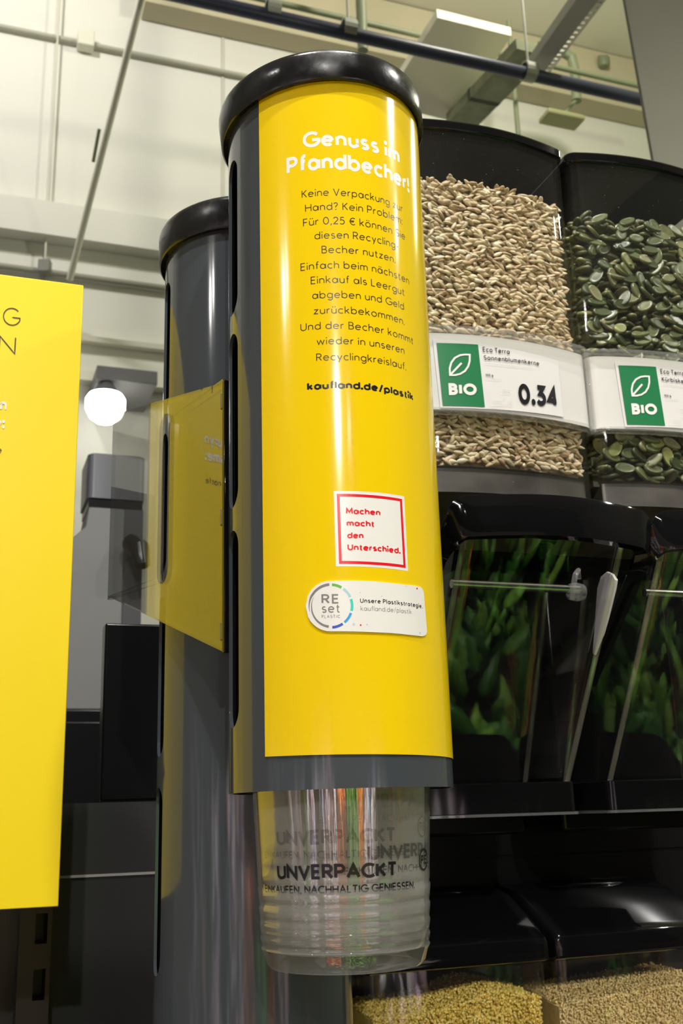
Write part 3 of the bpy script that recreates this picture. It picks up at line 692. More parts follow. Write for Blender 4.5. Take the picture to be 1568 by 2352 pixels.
cup_labels = ['clear plastic drinking cup hanging lowest, printed UNVERPACKT, below the yellow-labelled tube', 'clear plastic cup nested second from the bottom inside the hanging stack', 'clear plastic cup nested third from the bottom inside the hanging stack', 'clear plastic cup nested fourth from the bottom, mostly up in the tube', 'clear plastic cup nested fifth from the bottom, mostly up in the tube']
cup0 = None
for i, (dz, rot) in enumerate(((0, 0), (.0078, 62), (.0155, 0), (.0233, 205), (.0310, 46))):
    if cup0 is None:
        cup0 = thing('drinking_cup', cup_labels[0], 'cup', (TX, TY, CZ), 0, 'nested clear cups hanging from the tube')
        cb = MB().lathe(prof, 96).build('cup_body', CUPM, cup0, smooth=True, angle=50)
        cp_ = cup_print.build('print', INKB, cup0)
    else:
        c = cup0.copy(); COL.objects.link(c); c.location = (TX, TY, CZ + dz); c.rotation_euler = (0, 0, radians(rot)); c['label'] = cup_labels[i]
        for ch in (cb, cp_):
            q = ch.copy(); COL.objects.link(q); q.parent = c

# ================================================================== clear divider sheet between the tubes
P0 = ray(517, 1190); P0 = EYE + P0 * (.562 / P0.y)
SD = radians(122); sv = Vector((cos(SD), sin(SD), 0)); sn = Vector((sin(SD), -cos(SD), 0))
div = thing('divider_sheet', 'clear slotted acrylic sheet beside the near tube, mirroring the yellow board', 'divider', (P0.x, P0.y, CAM_Z + .0844), SD)
ze = lambda t: (0 + (.0636) * t / .182, .1529 + (.2806 - .2373) * t / .182)      # lower and upper edge (relative)
hole = []
hc, hw_, hz0, hz1 = .0852, .0088, .1376 - .0844, .2475 - .0844
for cz, a0 in ((hz1 - hw_, 0), (hz0 + hw_, 180)):
    for k in range(9):
        a = radians(a0 + 180 * k / 8); hole.append((hc + hw_ * cos(a), cz + hw_ * sin(a)))
outl = []
for k in range(18):
    q = k % 9; top = k < 9
    t = hc + ((.182 if q < 4 else 0) - hc) * 1 if q != 4 else hc
    if not top: t = (0 if q < 4 else .182) if q != 4 else hc
    e = ze(t)
    if q in (0, 8): z = hole[k][1]; 
    elif q in (1, 7): z = hole[k][1] + ((e[1] if top else e[0]) - hole[k][1]) * .5
    else: z = e[1] if top else e[0]
    if q == 3: t = t + (hc - t) * .5; z = ze(t)[1 if top else 0]
    if q == 5: t = t + (hc - t) * .5; z = ze(t)[1 if top else 0]
    outl.append((t, z))
sm = MB(); TH = .003
fr_ = [(t, -TH / 2, z) for t, z in outl], [(t, -TH / 2, z) for t, z in hole], [(t, TH / 2, z) for t, z in hole], [(t, TH / 2, z) for t, z in outl]
sm.loft(list(fr_) + [fr_[0]], caps=False)
sm.build('sheet', SHEET, div)
for z in (.012, .075, .143):
    MB().box(-.0015, .0025, -.0022, .0022, z - .006, z + .004).build('hinge_clip', GREY, div, bevel=.0008)

MB().box(-.0035, -.0002, -.0022, .0022, -.001, .1535).build('edge_profile', BLK, div, bevel=.0006)
# ================================================================== yellow board at the left
bb = .718
ab_, zt_ = AZ(192, 655, bb); _, zb_b = AZ(125, 2083, bb)
board = thing('sign_board', 'large yellow sign board with thin black capitals cut off by the left edge', 'sign', st(ab_, bb, 0), STORE)
MB().box(-.30, 0, 0, .003, zb_b, zt_).build('panel', YELB, board, bevel=.0006)
bl = lambda s, z: (s, -.0003, z)
def bline(text, a, b, cap, w, tr):
    p0, p1 = AZ(*a, bb), AZ(*b, bb); zm = p1[1]; c = AZ(b[0], b[1] - cap, bb)[1] - p1[1]
    return text_mesh(text, '', None, None, bl, (p0[0] - ab_, zm), (p1[0] - ab_, zm), c, w, tr)
join(bline('G', (5.5, 748), (43, 750), 41, .055, .3), bline('N', (-4, 813), (35, 814), 39, .055, .3)).build('thin_capitals', INK, board)
join(bline('uryn', (-46, 942), (14.5, 944), 29, .2, .12), bline('sme:', (-58, 985), (9.5, 985), 29, .2, .12)).build('white_words', WHT, board)
bline('notfe', (-48, 1041), (3.5, 1042), 16, .12, .15).build('small_print', INK, board)
for zz_ in (zb_b + .06, zt_ - .10): MB().box(-.16, -.12, .003, BP - bb - .032, zz_, zz_ + .03).build('mounting_arm', BLK, board)

# ================================================================== seed dispensers
AC1, PITCH_D, DB = .3915, .1640, .70
HW, SAG = .0787, .012
def fy(x, hw=HW, r=.007):                         # front curve of the hopper (local y, towards the shopper is negative)
    y = -SAG * (1 - min(1, abs(x) / hw) ** 2)
    e = abs(x) - (hw - r)
    if e > 0: y += r - sqrt(max(0, r * r - e * e))
    return y
def xs(hw, n=28, r=.007):
    c = [-(hw - r) + 2 * (hw - r) * k / n for k in range(n + 1)]
    e = [hw - r + r * sin(pi / 2 * k / 5) for k in range(1, 6)]
    return [-v for v in reversed(e)] + c + e
def plan(hw, back, off=0.0):                      # closed outline of the hopper plan
    f = [(x, fy(x * HW / hw) + off) for x in xs(hw)]
    return f + [(hw, back), (-hw, back)]
def kernel(n=9, m=8, L=.0100, Wd=.0052, T=.0030, tip=True):
    rings = []
    for i in range(1, n):
        u = i / n
        r = sin(pi * u) ** .62 * ((1 - .28 * u) if tip else 1)
        rings.append([(-L / 2 + L * u, Wd / 2 * r * cos(2 * pi * k / m), T / 2 * r * sin(2 * pi * k / m)) for k in range(m)])
    mb = MB().loft(rings, caps=False)
    nv = len(mb.v); mb.v += [(-L / 2, 0, 0), (L / 2, 0, 0)]
    for k in range(m): mb.f.append((nv, (k + 1) % m, k)); mb.f.append((nv + 1, nv - m + k, nv - m + (k + 1) % m))
    return mb
def flat_kernel(L=.0175, Wd=.0098, T=.0030, n=10, m=12):
    # a flat oval pumpkin kernel with a raised rim and a pointed end
    prof_ = [(1.0, 0.0), (.97, .32), (.88, .5), (.76, .42), (.5, .46), (.0, .5)]
    def out(a): 
        c, s = cos(a), sin(a); return (L / 2 * c * (1.06 if c > 0 else 1.0), Wd / 2 * s * (1 - .16 * c) * (1 - .12 * max(0, c) ** 4))
    mb = MB(); rings = []
    for q, h in prof_[::-1][1:]: rings.append([(*[v * q for v in out(2 * pi * k / 16)], h * T) for k in range(16)])
    for q, h in prof_[1:-1]: rings.append([(*[v * q for v in out(2 * pi * k / 16)], -h * T) for k in range(16)])
    mb.loft(rings, caps=True); return mb
def rot_m(a, b, c):
    return Matrix.Rotation(c, 3, 'Z') @ Matrix.Rotation(b, 3, 'Y') @ Matrix.Rotation(a, 3, 'X')
def heap(mbsrc, items):
    o = MB(); V = [Vector(p) for p in mbsrc.v]; F = mbsrc.f
    for p, R_ in items:
        n = len(o.v); p = Vector(p)
        o.v += [tuple(R_ @ q + p) for q in V]; o.f += [tuple(i + n for i in f) for f in F]
    return o
def card_pts(px, py, off):                        # photo pixel on the first dispenser's holder -> local (x, z)
    y = -.012
    for _ in range(6):
        a, z = AZ(px, py, DB + y); x = a - AC1; y = fy(x) - off
    return x, z - CAM_Z

def make_dispenser(ac, label, cat_group):
    d = thing('bulk_dispenser', label, 'dispenser', st(ac, DB, CAM_Z), STORE, cat_group)
    # hopper: clear walls with real thickness
    z0, z1 = .232, .547
    o_, i_ = plan(HW, .205), plan(HW - .003, .205, .003)
    mb = MB(); m = len(o_) - 2
    of, inn = [o_[-1]] + o_[:m + 1], [i_[-1]] + i_[:m + 1]
    prof = of + inn[::-1]
    mb.loft([[(x, y, z) for x, y in prof] for z in (z0, z1)], caps=False)
    hop = mb.build('hopper', CLR, d, smooth=True, angle=40)
    # hopper lid
    top = plan(HW + .0012, .21, -.0015)
    mb = MB(); mb.loft([[(x, y, z) for x, y in top] for z in (.5455, .556)], caps=True)
    mb.build('hopper_lid', BLK, d, smooth=True, bevel=.002, angle=40)
    MB().box(-HW + .004, HW - .004, .196, .204, z0, .545).build('rear_wall', MATT, d)
    # ramp at the foot of the hopper
    mb = MB(); X = [x * (HW - .0045) / HW for x in xs(HW)]
    mb.loft([[(x, fy(x) + .0042, .2525) for x in X], [(x, fy(x) * .4 + .03, .236) for x in X], [(x, .10, .215) for x in X]], caps=False, closed=False)
    mb.build('ramp', mat('ramp_smoke', (.085, .075, .068), .35, vary=(30, .4)) if 'ramp_smoke' not in bpy.data.materials else bpy.data.materials['ramp_smoke'], d, smooth=True)
    mb = MB(); mb.loft([[(x, fy(x) + .006, .2325) for x in X], [(x, fy(x) + .0062, .2515) for x in X]], caps=False, closed=False)
    mb.build('hopper_foot', bpy.data.materials['ramp_smoke'], d, smooth=True)
    # label holder: clear curved channel with a paper liner
    hz0, hz1, hh = .2925, .3622, .0812
    X = xs(hh, 28, .009); G = lambda x, off: (x, fy(x * HW / hh) - off)
    mb = MB()
    mb.loft([[(*G(x, .0028), z) for x in X] for z in (hz0 + .003, hz1 - .003)], caps=False, closed=False)
    lin = mb.build('liner', PAPER2, d, smooth=True)
    hold = MB()
    for za, zb_, off in ((hz0 - .001, hz0 + .0024, .0095), (hz1 - .0024, hz1 + .001, .0095)):
        a = [G(x, .0012) for x in X]; b = [G(x * 1.012, off) for x in X]
        pr = a + b[::-1]; hold.loft([[(x, y, z) for x, y in pr] for z in (za, zb_)], caps=True)
    for s in (-1, 1):
        x0 = s * (hh - .0012); hold.box(min(x0, x0 + s * .002), max(x0, x0 + s * .002), -.004, .018, hz0, hz1)
    hold.build('label_holder', HOLD, d, smooth=True, bevel=.0006, angle=40)
    # drop-down handle: a bent black band
    path = []
    hwid = .0795
    topz, y_top = .1945, -.063
    for k in range(9):                             # left arm
        f = k / 9; path.append(((-hwid, .034 + (y_top + .012 - .034) * f, .098 + (topz - .016 - .098) * f), 'L', 0))
    for k in range(7):
        a = radians(90 * k / 6); path.append(((-hwid + .014 * (1 - cos(a)), y_top + .012 - .012 * sin(a), topz - .016 + .016 * sin(a)), 'C', a))
    for k in range(1, 14):
        f = k / 14; x = -hwid + .014 + (2 * hwid - .028) * f
        path.append(((x, y_top - .010 * sin(pi * f), topz + .0015 * sin(pi * f)), 'T', pi / 2))
    half = [(Vector(p), a, t) for p, t, a in path]
    right = [(Vector((-p.x, p.y, p.z)), a, t) for p, a, t in half if t != 'T'][::-1]
    allp = half + right
    arm_d = Vector((0, y_top + .012 - .034, topz - .016 - .098)).normalized(); arm_w = Vector((0, -arm_d.z, arm_d.y)); 
    rings = []
    N = len(allp)
    for i, (p, a, t) in enumerate(allp):
        side = -1 if p.x < 0 else 1
        f = sin(a)
        w = (arm_w * (1 - f) * -1 + Vector((0, -.12, 1)) * f) if False else (Vector((0, -.70, .71)) * (1 - f) + Vector((0, .05, 1)) * f)
        w.normalize()
        th = Vector((side, 0, 0)) * cos(a) + Vector((0, -1, 0)) * f; th.normalize()
        tp = 1.0
        if t == 'L': tp = .55 + .45 * min(1, (p.z - .098) / .05)
        ww = w * .0150 * tp; tt = th * .0048
        q = []
        for cx, cy in ((1, 1), (.6, 1.25), (-.6, 1.25), (-1, 1), (-1, -1), (1, -1)):
            q.append(p + ww * cx + tt * cy)
        rings.append(q)
    mb = MB().loft(rings, caps=True)
    mb.build('handle', BLK, d, smooth=True, bevel=.0012, angle=50)
    # tapered clear spout
    def spout(inset):
        R_ = []
        for k in range(9):
            f = k / 8
            z = .186 + (.0185 - .186) * f; yf = -.050 + (.050 + .050) * f ** 1.0 + inset; yb = .058 + (.120 - .058) * f - inset
            w = .0655 - .0015 * f - inset
            R_.append([(x, y, z) for x, y in rrect(-w, w, yf, yb, .010)])
        return R_
    sp = MB().loft(spout(0), caps=False); sp.build('spout', CLRD, d, smooth=True, angle=50)
    sp2 = MB().loft(spout(.0028)[1:8], caps=False); sp2.build('spout_inner_wall', CLRD, d, smooth=True, angle=50)
    MB().box(-.064, .064, .125, .196, -.02, .231).build('feed_housing', MATT, d, bevel=.003)
    MB().tube([(-.0600, -.0165, .1578), (.0455, -.0165, .1578)], .0033, 12).build('rod', STEEL, d, smooth=True)
    clip = MB(); clip.lathe([(.003, 0), (.0062, .001), (.0072, .006), (.006, .012), (.003, .013)], 14)
    clip.v = [(.037 + z, -.0165 + y, .1558 + x) for x, y, z in clip.v]
    clip.tube([(.039, -.0165, .150), (.0385, -.020, .158), (.041, -.021, .168), (.045, -.019, .172), (.046, -.017, .166)], .0022, 8)
    clip.build('rod_clip', HOLD, d, smooth=True)
    XP = .0690
    def SP(px, py):                                # pixel on the side plane of the first dispenser -> local (y, z)
        r_ = ray(px, py); t_ = (AC1 + XP) / r_.dot(UX); w_ = EYE + r_ * t_; return w_.dot(VX) - DB, w_.z - CAM_Z
    q = [SP(*p) for p in ((1396, 1313), (1408, 1319), (1416, 1332), (1413, 1352), (1405, 1385), (1396, 1420), (1386, 1455), (1375, 1482), (1366, 1505), (1363, 1500), (1366, 1460), (1369, 1420), (1371, 1385), (1374, 1350), (1382, 1325))]
    fl = MB(); fl.loft([[(x, y, z) for y, z in q] for x in (XP - .0012, XP + .0012)], caps=True)
    fl.build('pivot_cover', MILKY, d, smooth=True, bevel=.0005)
    for sx in (-1, 1):
        for back in (0, 1):
            pts = [(sx * (.0640 - .0015 * k / 8), (-.0488 + .100 * k / 8) if not back else (.0568 + .062 * k / 8), .183 + (.0195 - .183) * k / 8) for k in range(9)]
            MB().tube(pts, .0021, 8).build('edge_streak_rod', STREAK, d, smooth=True)  # pale rods added to draw the light streaks on the spout edges
    # spout collar
    cl = MB(); cl.loft([[(x, y, z) for x, y in rrect(-.0675, .0675, .046, .150, .006)] for z in (-.0035, .0195)], caps=True)
    cl.build('spout_collar', BLK, d, smooth=True, bevel=.0008)
    cl = MB(); cl.loft([[(x, y, z) for x, y in rrect(-.069, .069, .0445, .151, .006)] for z in (-.0052, -.0032)], caps=True)
    cl.build('collar_rim', HOLD, d, smooth=True)
    return d

def card(d, dx, dz, lines, price):
    Y = lambda x, off: fy(x) - off
    CT = lambda px, py: tuple(v + w for v, w in zip(card_pts(px, py, .004), (dx, dz)))
    def patch(c4, off, n=12):
        a, b, c, e = c4; mb = MB(); rows = []
        for k in range(n + 1):
            f = k / n; rows.append([(a[0] + (b[0] - a[0]) * f, a[1] + (b[1] - a[1]) * f), (e[0] + (c[0] - e[0]) * f, e[1] + (c[1] - e[1]) * f)])
        mb.loft([[(x, Y(x, off), z) for x, z in r] for r in rows], caps=False, closed=False); return mb
    pc = patch([CT(993, 777), CT(1281, 829), CT(1294, 958), CT(1011, 937)], .0040).build('price_card', PAPER, d, smooth=True)
    gp = patch([CT(1001.5, 788), CT(1097, 791.7), CT(1112.8, 935), CT(1016, 932)], .0043).build('organic_badge', GREEN, pc, smooth=True)
    Z5 = lambda x, y: CT(980 + x / 4.126, 750 + y / 4.126)
    def stroke(pts, w, off):
        m = MB(); strip(m, [(a * 100, b * 100) for a, b in pts], w * 100); o = MB(); o.add([(x / 100, Y(x / 100, off), z / 100) for x, z, _ in m.v], m.f); return o
    leaf = [Z5(*p) for p in ((217, 462), (213, 400), (228, 345), (262, 300), (312, 274), (360, 268), (403, 270), (402, 330), (388, 380), (358, 424), (312, 452), (262, 463), (217, 462))]
    def tl(text, a, b, cap, w, tr, off=.0046, space=.36):
        p0, p1 = Z5(*a), Z5(*b); c = Z5(a[0], a[1] - cap)[1] - p0[1]
        return text_mesh(text, '', None, None, lambda s, z: (s, Y(s, off), z), p0, p1, c, w, tr, space=space)
    join(stroke(leaf, .00150, .0046), stroke([Z5(226, 452), Z5(326, 348)], .00155, .0046), tl('BIO', (207, 652), (472, 655), 112, .27, .15)).build('badge_print', WHT, gp)
    prt = []
    if 'sun' in lines: prt += [tl('Eco Terra', (528, 240), (782, 265), 46, .15, .2), tl('Sonnenblumenkerne', (537, 316), (1062, 373), 42, .15, .2)]
    else: prt += [tl('Eco Terra', (528, 240), (782, 265), 46, .15, .2), tl('Kürbiskerne', (537, 316), (862, 352), 42, .15, .2)]
    prt.append(tl('100 g', (553, 470), (625, 474), 20, .2, .2))
    join(*prt).build('product_name', INKB, pc)
    if price: tl(price, (872, 738), (1243, 771), 196, .23, .12).build('price', INKB, pc)
    fine = []
    rnd = random.Random(3)
    for (x0, x1, y0, y1) in ((545, 1000, 352, 400), (560, 705, 500, 508), (708, 790, 605, 610), (712, 795, 638, 642), (720, 742, 690, 691), (620, 712, 712, 716), (765, 805, 720, 722), (630, 805, 742, 750), (585, 735, 762, 770)):
        x = x0
        while x < x1:
            l = rnd.uniform(6, 20); f0, f1 = (x - x0) / (x1 - x0), min(1, (x + l - x0) / (x1 - x0))
            fine.append(stroke([Z5(x0 + (x1 - x0) * f0, y0 + (y1 - y0) * f0), Z5(x0 + (x1 - x0) * f1, y0 + (y1 - y0) * f1)], .00028, .0046)); x += l + rnd.uniform(4, 9)
    join(*fine).build('fine_print', INKL, pc)

d1 = make_dispenser(AC1, 'clear gravity dispenser full of sunflower kernels, priced 0.34, right of the yellow tube', 'clear bulk dispensers')
card(d1, 0, 0, 'sun', '0.34')
d2 = make_dispenser(AC1 + PITCH_D, 'clear gravity dispenser full of green pumpkin seeds, cut off by the right edge', 'clear bulk dispensers')
y_ = fy(-.05) - .004
tx = AZ(1421, 838, DB + y_)[0] - (AC1 + PITCH_D); tz = AZ(1421, 838, DB + y_)[1] - CAM_Z
cx0, cz0 = card_pts(1001.5, 788, .004)
card(d2, tx - cx0, tz - cz0, 'pump', None)

# ------------------------------------------------------------------ kernels in the hoppers
def to_world(ac, p): return st(ac + p[0], DB + p[1], CAM_Z + p[2])
ROTZ = Matrix.Rotation(STORE, 3, 'Z')
rnd = random.Random(11)
kern = kernel()
items = []
zlo, zhi = .2555, .500
for layer, (yo, nx, nz) in enumerate(((.0058, 24, 66), (.0088, 22, 58))):
    for j in range(nz):
        for i in range(nx):
            x = -HW + .0065 + (2 * HW - .013) * (i + .5 + rnd.uniform(-.45, .45)) / nx
            z = zlo + (zhi - zlo) * (j + .5 + rnd.uniform(-.5, .5)) / nz
            if .300 < z < .356: continue
            R_ = rot_m(rnd.gauss(0, .6) + 1.2, rnd.gauss(.1, .42), rnd.gauss(0, .38))
            items.append(((x, fy(x) + yo + rnd.uniform(-.0006, .0012), z), R_, layer))
for k in range(260):                               # uneven top of the heap
    x = rnd.uniform(-HW + .006, HW - .006); items.append(((x, fy(x) + rnd.uniform(.005, .03), zhi + rnd.uniform(-.004, .005) - .002 * abs(x) / HW), rot_m(rnd.gauss(0, .5), rnd.gauss(0, .35), rnd.uniform(0, 3)), 1))
for j in range(70):                                # left flank seen through the side wall
    for i in range(7): items.append(((-HW + .0062 + rnd.uniform(0, .001), .004 + .009 * i + rnd.uniform(-.004, .004), zlo + (zhi - zlo) * (j + rnd.random()) / 70), rot_m(rnd.gauss(0, .5), rnd.gauss(0, .4), 1.57 + rnd.gauss(0, .3)), 2))
def nearest(it): p = to_world(AC1, it[0]); return (p - EYE).length
front = sorted([k for k in items if k[2] == 0 and k[0][0] > -.045], key=nearest)
big = front[:300]; bigset = set(id(k) for k in big)
rest = [k for k in items if id(k) not in bigset]
stuff = heap(kern, [(p, R_) for p, R_, _ in rest])
# body of the heap behind the visible layers
X = [x * (HW - .007) / HW for x in xs(HW)]
core = MB().loft([[(x, fy(x) + .012, z) for x in X] + [(HW - .008, .19, z - .0), (-HW + .008, .19, z)] for z in (zlo - .002, zhi - .003)], caps=True)
stuff = join(stuff, core)
so = stuff.build('sunflower_kernels', SUN, None, smooth=True, angle=80)
so.location = st(AC1, DB, CAM_Z); so.rotation_euler = (0, 0, STORE)
tag(so, 'mass of pale sunflower kernels filling the left clear hopper', 'seeds', kind='stuff')
k0 = None
for p, R_, _ in big:
    if k0 is None:
        k0 = kern.build('sunflower_kernel', SUN, None, smooth=True, angle=80); o = k0
        tag(o, 'single pale sunflower kernel lying against the front wall of the left hopper', 'seed', 'sunflower kernels at the front wall')
    else:
        o = k0.copy(); COL.objects.link(o)
    o.location = to_world(AC1, p); o.rotation_euler = (ROTZ @ R_).to_euler()

pk = flat_kernel()
AC2 = AC1 + PITCH_D
pit = []
zlo, zhi = .2535, .492
r2 = random.Random(5)
for layer, (yo, nx, nz) in enumerate(((.0075, 12, 40), (.014, 10, 34))):
    for j in range(nz):
        for i in range(nx):
            x = -HW + .010 + (2 * HW - .020) * (i + .5 + r2.uniform(-.48, .48)) / nx
            z = zlo + .003 + (zhi - zlo) * (j + .5 + r2.uniform(-.4, .4)) / nz
            if .303 < z < .352: continue
            facing = r2.random() < (.48 if layer == 0 else .15)
            if facing: R_ = rot_m(1.25 + r2.gauss(0, .22), r2.gauss(0, .55), r2.gauss(0, .25)); y = fy(x) + .0062 + r2.uniform(0, .001)
            else: R_ = rot_m(r2.gauss(.12, .22), r2.gauss(0, .22), r2.uniform(0, 6.28)); y = fy(x) + .0062 + .0045 + yo * .3 + r2.uniform(0, .003)
            pit.append(((x, y + (0 if layer == 0 else .005), z), R_, layer))
for k in range(40):
    x = r2.uniform(-HW + .012, HW - .012); pit.append(((x, fy(x) + r2.uniform(.009, .03), zhi + r2.uniform(-.004, .006)), rot_m(r2.gauss(0, .3), r2.gauss(0, .3), r2.uniform(0, 6)), 0))
for j in range(30):
    for i in range(3): pit.append(((-HW + .0105, .010 + .014 * i, zlo + .004 + (zhi - zlo) * (j + r2.random()) / 30), rot_m(r2.gauss(0, .3), r2.gauss(0, .3), r2.uniform(0, 6)), 0 if i == 0 else 1))
def onscreen(p):
    w = to_world(AC2, p) - EYE; dz = w.dot(_F); return 784 + FPX * w.dot(_R) / dz < 1590
vis = [k for k in pit if k[2] == 0 and onscreen(k[0])]
vis.sort(key=lambda k: (to_world(AC2, k[0]) - EYE).length)
big = vis[:300]; bigset = set(id(k) for k in big)
rest = [k for k in pit if id(k) not in bigset]
core = MB().loft([[(x, fy(x) + .022, z) for x in X] + [(HW - .016, .19, z), (-HW + .022, .19, z)] for z in (zlo, zhi - .006)], caps=True)
po = join(heap(pk, [(p, R_) for p, R_, _ in rest]), core).build('pumpkin_seeds', PUMP, None, smooth=True, angle=50)
po.location = st(AC2, DB, CAM_Z); po.rotation_euler = (0, 0, STORE)
tag(po, 'mass of green pumpkin seeds deeper inside the right clear hopper', 'seeds', kind='stuff')
p0_ = None
for p, R_, _ in big:
    if p0_ is None:
        p0_ = pk.build('pumpkin_seed', PUMP, None, smooth=True, angle=50); o = p0_
        tag(o, 'single flat green pumpkin seed near the front wall of the right hopper', 'seed', 'pumpkin seeds at the front wall')
    else:
        o = p0_.copy(); COL.objects.link(o)
    o.location = to_world(AC2, p); o.rotation_euler = (ROTZ @ R_).to_euler()

# ================================================================== lower bins
BB = .827
def make_bin(ac, label):
    t = thing('grain_bin', label, 'bin', st(ac, BB, CAM_Z - .265), STORE, 'clear bins with black lids')
    zt = .265 - .1185
    w = .0775
    def shell(ins, z0, z1): return [[(x, y, z) for x, y in rrect(-w + ins, w - ins, .004 + ins, .098 - ins, .008)] for z in (z0, z1)]
    MB().loft(shell(0, 0, zt), caps=False).build('bin_body', CLR, t, smooth=True, angle=50)
    MB().loft(shell(.0025, .002, zt), caps=True).build('bin_inner_wall', CLR, t, smooth=True, angle=50)
    pr = [(.098, .265 - .0665), (.083, .265 - .0665), (.070, .265 - .0690), (.058, .265 - .0715), (.030, .265 - .085), (.008, .265 - .0965), (.002, .265 - .100), (0, .265 - .1035), (0, .265 - .1185), (.005, .265 - .1205), (.098, .265 - .1205)]
    lw = .0790
    def sec(x, drop): return [(x, y + drop * .4, z - drop * (1 if z > .265 - .118 else -.0)) for y, z in pr]
    MB().loft([sec(-lw, .004), sec(-lw + .002, .0012), sec(-lw + .006, 0), sec(lw - .006, 0), sec(lw - .002, .0012), sec(lw, .004)], caps=True).build('bin_lid', BLK, t, smooth=True, bevel=.0015, angle=50)
    rc = MB(); rc.loft([[(.046 * q * cos(2 * pi * k / 40), .079 + .0145 * q * sin(2 * pi * k / 40), .265 - .0690 + hgt) for k in range(40)] for q, hgt in ((1, -.001), (.96, .0006), (.85, .0016), (.6, .0028), (.3, .0036), (.05, .0038))], caps=True); rc.build('lid_grip', BLK, t, smooth=True, angle=80)
    return t
b1 = make_bin(AC1, 'clear bin with glossy black lid holding golden bulgur, right of the hanging cup')
b2 = make_bin(AC1 + PITCH_D, 'clear bin with glossy black lid holding pale grain in the bottom right corner')
def grains(ac, m, name, label, hfun, size, seed, n):
    r = random.Random(seed); src = MB(); 
    bm = bmesh.new(); bmesh.ops.create_icosphere(bm, subdivisions=1, radius=1); src.v = [tuple(v.co) for v in bm.verts]; src.f = [tuple(v.index for v in f.verts) for f in bm.faces]; bm.free()
    src.v = [(x * size * 1.25, y * size, z * size * .85) for x, y, z in src.v]
    it = []
    for k in range(n):
        x, y = r.uniform(-.073, .073), r.uniform(.009, .092)
        if r.random() < .6: y = r.uniform(.0085, .0125); z = hfun(x, y) - .055 * r.random() ** 1.3
        else: z = hfun(x, y) + r.uniform(-.0015, .0008)
        it.append(((x, y, z), rot_m(r.uniform(0, 6), r.uniform(0, 6), r.uniform(0, 6))))
    g = heap(src, it)
    nx, ny = 24, 12
    rows = [[(-.0735 + .147 * i / nx, .0125 + .0805 * j / ny, hfun(-.0735 + .147 * i / nx, .0125 + .0805 * j / ny) - .002) for i in range(nx + 1)] for j in range(ny + 1)]
    rows = [[(x, y, .006) for x, y, z in rows[0]]] + rows
    rows = [[(r_[0][0], r_[0][1], .006)] + r_ + [(r_[-1][0], r_[-1][1], .006)] for r_ in rows]
    g.loft(rows, caps=False, closed=False)
    o = g.build(name, m, None, smooth=True, angle=80); o.location = st(ac, BB, CAM_Z - .265); o.rotation_euler = (0, 0, STORE)
    return tag(o, label, 'grain', kind='stuff')
grains(AC1, BULG, 'bulgur', 'golden bulgur heaped in the left clear bin', lambda x, y: .265 - .151 + .010 * math.exp(-((x - .035) / .03) ** 2) + .10 * min(.06, y) * (.6 + 4 * max(0, x) * .5) - .03 * max(0, -x), .00125, 1, 5200)
grains(AC1 + PITCH_D, COUS, 'couscous', 'pale fine grain heaped in the right clear bin', lambda x, y: .265 - .156 + .06 * (x + .07) + .08 * min(.06, y), .00095, 2, 6000)

# ================================================================== distance, lower left
def far_dispenser(name, label, ax, b, full):
    t = thing('bulk_dispenser', label, 'dispenser', st(ax, b, CAM_Z), STORE)
    zt_, zl_, zl2_, zd = zat(265, 1042, b) - CAM_Z, zat(265, 1146, b) - CAM_Z, zat(265, 1167, b) - CAM_Z, zat(220, 1630, b) - CAM_Z
    w = .062
    hp = MB(); hp.loft([[(x, y, z) for x, y in rrect(-w, w, 0, .14, .014)] for z in (zl_, zt_ - .004)] + [[(x, y, zt_) for x, y in rrect(-w + .006, w - .006, .006, .134, .012)]], caps=True); hp.build('hopper', GREY, t, smooth=True, angle=50)
    MB().box(-w + .004, w - .004, .004, .13, zl2_, zl_).build('band', MATT, t)
    bd = MB(); bd.loft([[(-.057 - q, .002, z), (.02, .002, z), (.02, .12, z), (-.057 - q, .12, z)] for z, q in ((zl2_, 0), (zl2_ - .045, .006), (zl2_ - .09, .05), (zl2_ - .12, .055), (zd, .045))], caps=True); bd.build('body', LGREY, t, bevel=.003)
    MB().box(.0205, .06, .004, .12, zd, zl2_).build('side_panel', mat('far_dark', (.02, .02, .022), .5), t)
    ar = MB(); ar.tube([(.03, -.02, zl2_ - .08), (.045, -.05, zl2_ - .10), (.05, -.06, zl2_ - .14)], [.02, .022, .016], 10); ar.build('handle', MATT, t, smooth=True)
    return t
fb = 2.25
far_dispenser('a', 'grey blurred dispenser far behind the clear divider sheet', aat(268, 1100, fb), fb, True)
far_dispenser('b', 'second far grey dispenser half hidden behind the edge of the yellow board', aat(268, 1100, fb) - .165, fb + .02, False)
backing = thing('dark_backing', 'black box standing in for the dark distance behind the yellow board', 'dark_backing', st(aat(200, 1800, 2.2), 2.2, 0), STORE)
MB().box(-.6, .9, 0, .5, 0, zat(200, 1628, 2.2)).build('dark_block', MATT, backing, bevel=.004)  # black block put in for the unlit distance
MB().box(-.6, .9, -.02, -.001, .1, zat(200, 1660, 2.2)).build('dark_front', MATT, backing, bevel=.002)

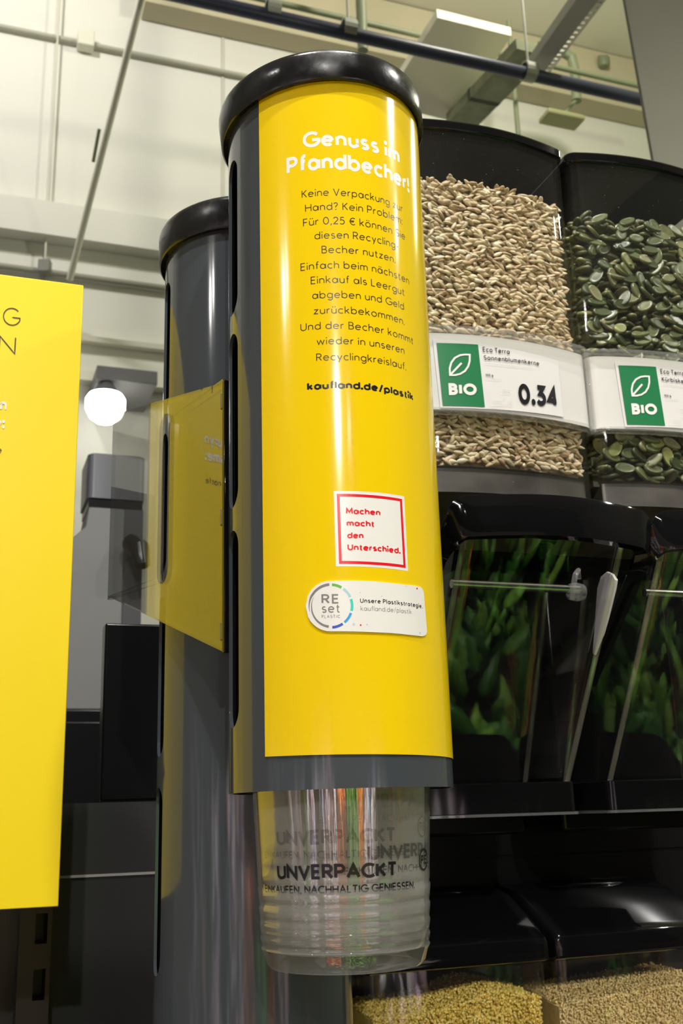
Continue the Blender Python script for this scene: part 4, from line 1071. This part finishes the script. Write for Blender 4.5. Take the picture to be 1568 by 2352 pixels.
# ================================================================== produce display facing the shelf (added out of view for the reflections in cup, spouts and tubes)
pd = thing('produce_display', 'shop display of leafy greens and vegetables, added out of view for coloured reflections in the clear spouts', 'display', (.55, -.35, 0), 0)
MB().box(-1.0, 2.4, -.9, .54, 0, .42).build('low_tier', MATT, pd, bevel=.01)
MB().box(-1.6, 1.6, -1.3, -.9, 0, .72).build('high_tier', MATT, pd, bevel=.01)
MB().box(-1.6, 1.6, -1.36, -1.3, 0, 1.75).build('back_board', mat('display_back', (.05, .045, .04), .6), pd)
bm = bmesh.new(); bmesh.ops.create_icosphere(bm, subdivisions=1, radius=1); ico = MB(); ico.v = [tuple(v.co) for v in bm.verts]; ico.f = [tuple(v.index for v in f.verts) for f in bm.faces]; bm.free()
def blobs(name, m, x0, x1, y0, y1, z0, z1, size, n, seed, sc=(1, 1, 1)):
    r = random.Random(seed); src = MB(); src.v = [(x * size * sc[0], y * size * sc[1], z * size * sc[2]) for x, y, z in ico.v]; src.f = ico.f
    o = heap(src, [((r.uniform(x0, x1), r.uniform(y0, y1), r.uniform(z0, z1)), rot_m(r.gauss(0, .4), r.gauss(0, .4), r.uniform(0, 6))) for _ in range(n)]).build(name, m, pd, smooth=True, angle=80)
    o['kind'] = 'stuff'
CAR = seedmat('carrot_orange', [(0, (.55, .14, .01)), (1, (.75, .30, .03))], .4)
PKW = seedmat('pale_packaging', [(0, (.75, .75, .80)), (.5, (.70, .45, .52)), (.75, (.35, .42, .70)), (1, (.80, .72, .60))], .3)
blobs('leafy_greens', LEAF, -.62, .10, -.85, .50, .44, .62, .055, 400, 1, (.55, .25, 1.6))
blobs('tomatoes', TOM, -.98, -.66, -.85, .36, .44, .54, .036, 260, 2)
blobs('carrots', CAR, .14, .3, -.85, .36, .44, .56, .05, 120, 3, (.4, .4, 1.6))
blobs('leafy_greens', LEAF, .35, 2.3, -.85, .50, .44, .62, .055, 640, 4, (.55, .25, 1.6))
blobs('leafy_greens', LEAF, -.36, .15, -1.28, -.92, .74, 1.30, .06, 260, 5, (.5, .25, 1.7))
blobs('packages', PKW, -1.5, -.80, -1.28, -.92, .74, 1.50, .075, 150, 6, (.6, .4, 1.8))
blobs('red_peppers', TOM, -.76, -.40, -1.28, -.92, .74, 1.30, .045, 170, 7)
blobs('carrots', CAR, .20, .42, -1.28, -.92, .74, 1.30, .05, 130, 8, (.4, .4, 1.8))
for xa, xb in ((-2.5, -1.9), (2.45, 3.05)): MB().box(xa, xb, -1.3, .5, 0, .55).build('side_tier', MATT, pd, bevel=.01)  # side tiers added so the cup reflects colour further round
blobs('packages', PKW, -2.45, -1.95, -1.28, -.5, .57, 1.55, .075, 200, 11, (.5, .5, 1.9))
blobs('leafy_greens', LEAF, -2.45, -1.95, -.46, -.25, .57, 1.4, .06, 90, 12, (.5, .4, 1.7))
blobs('packages', PKW, -2.45, -1.95, -.22, .45, .57, 1.55, .075, 180, 13, (.5, .5, 1.9))
blobs('leafy_greens', LEAF, 2.5, 3.0, -1.28, -.75, .57, 1.45, .06, 160, 14, (.5, .4, 1.7))
blobs('carrots', CAR, 2.5, 3.0, -.7, -.4, .57, 1.4, .05, 120, 15, (.5, .5, 1.8))
blobs('packages', PKW, 2.5, 3.0, -.36, .0, .57, 1.5, .075, 120, 16, (.5, .5, 1.9))
blobs('lemons', BULG, 2.5, 3.0, .02, .45, .57, 1.3, .05, 140, 17)
blobs('packages', PKW, .5, 1.4, -1.28, -.92, .74, 1.45, .075, 140, 9, (.6, .4, 1.8))
spot((.5, -.3, 4.2), (.5, -1.6, .9), 3200, (1, .97, .9), 76, .3, .05, 'display_fill_light')  # unseen spot added to brighten what the cup and spouts reflect
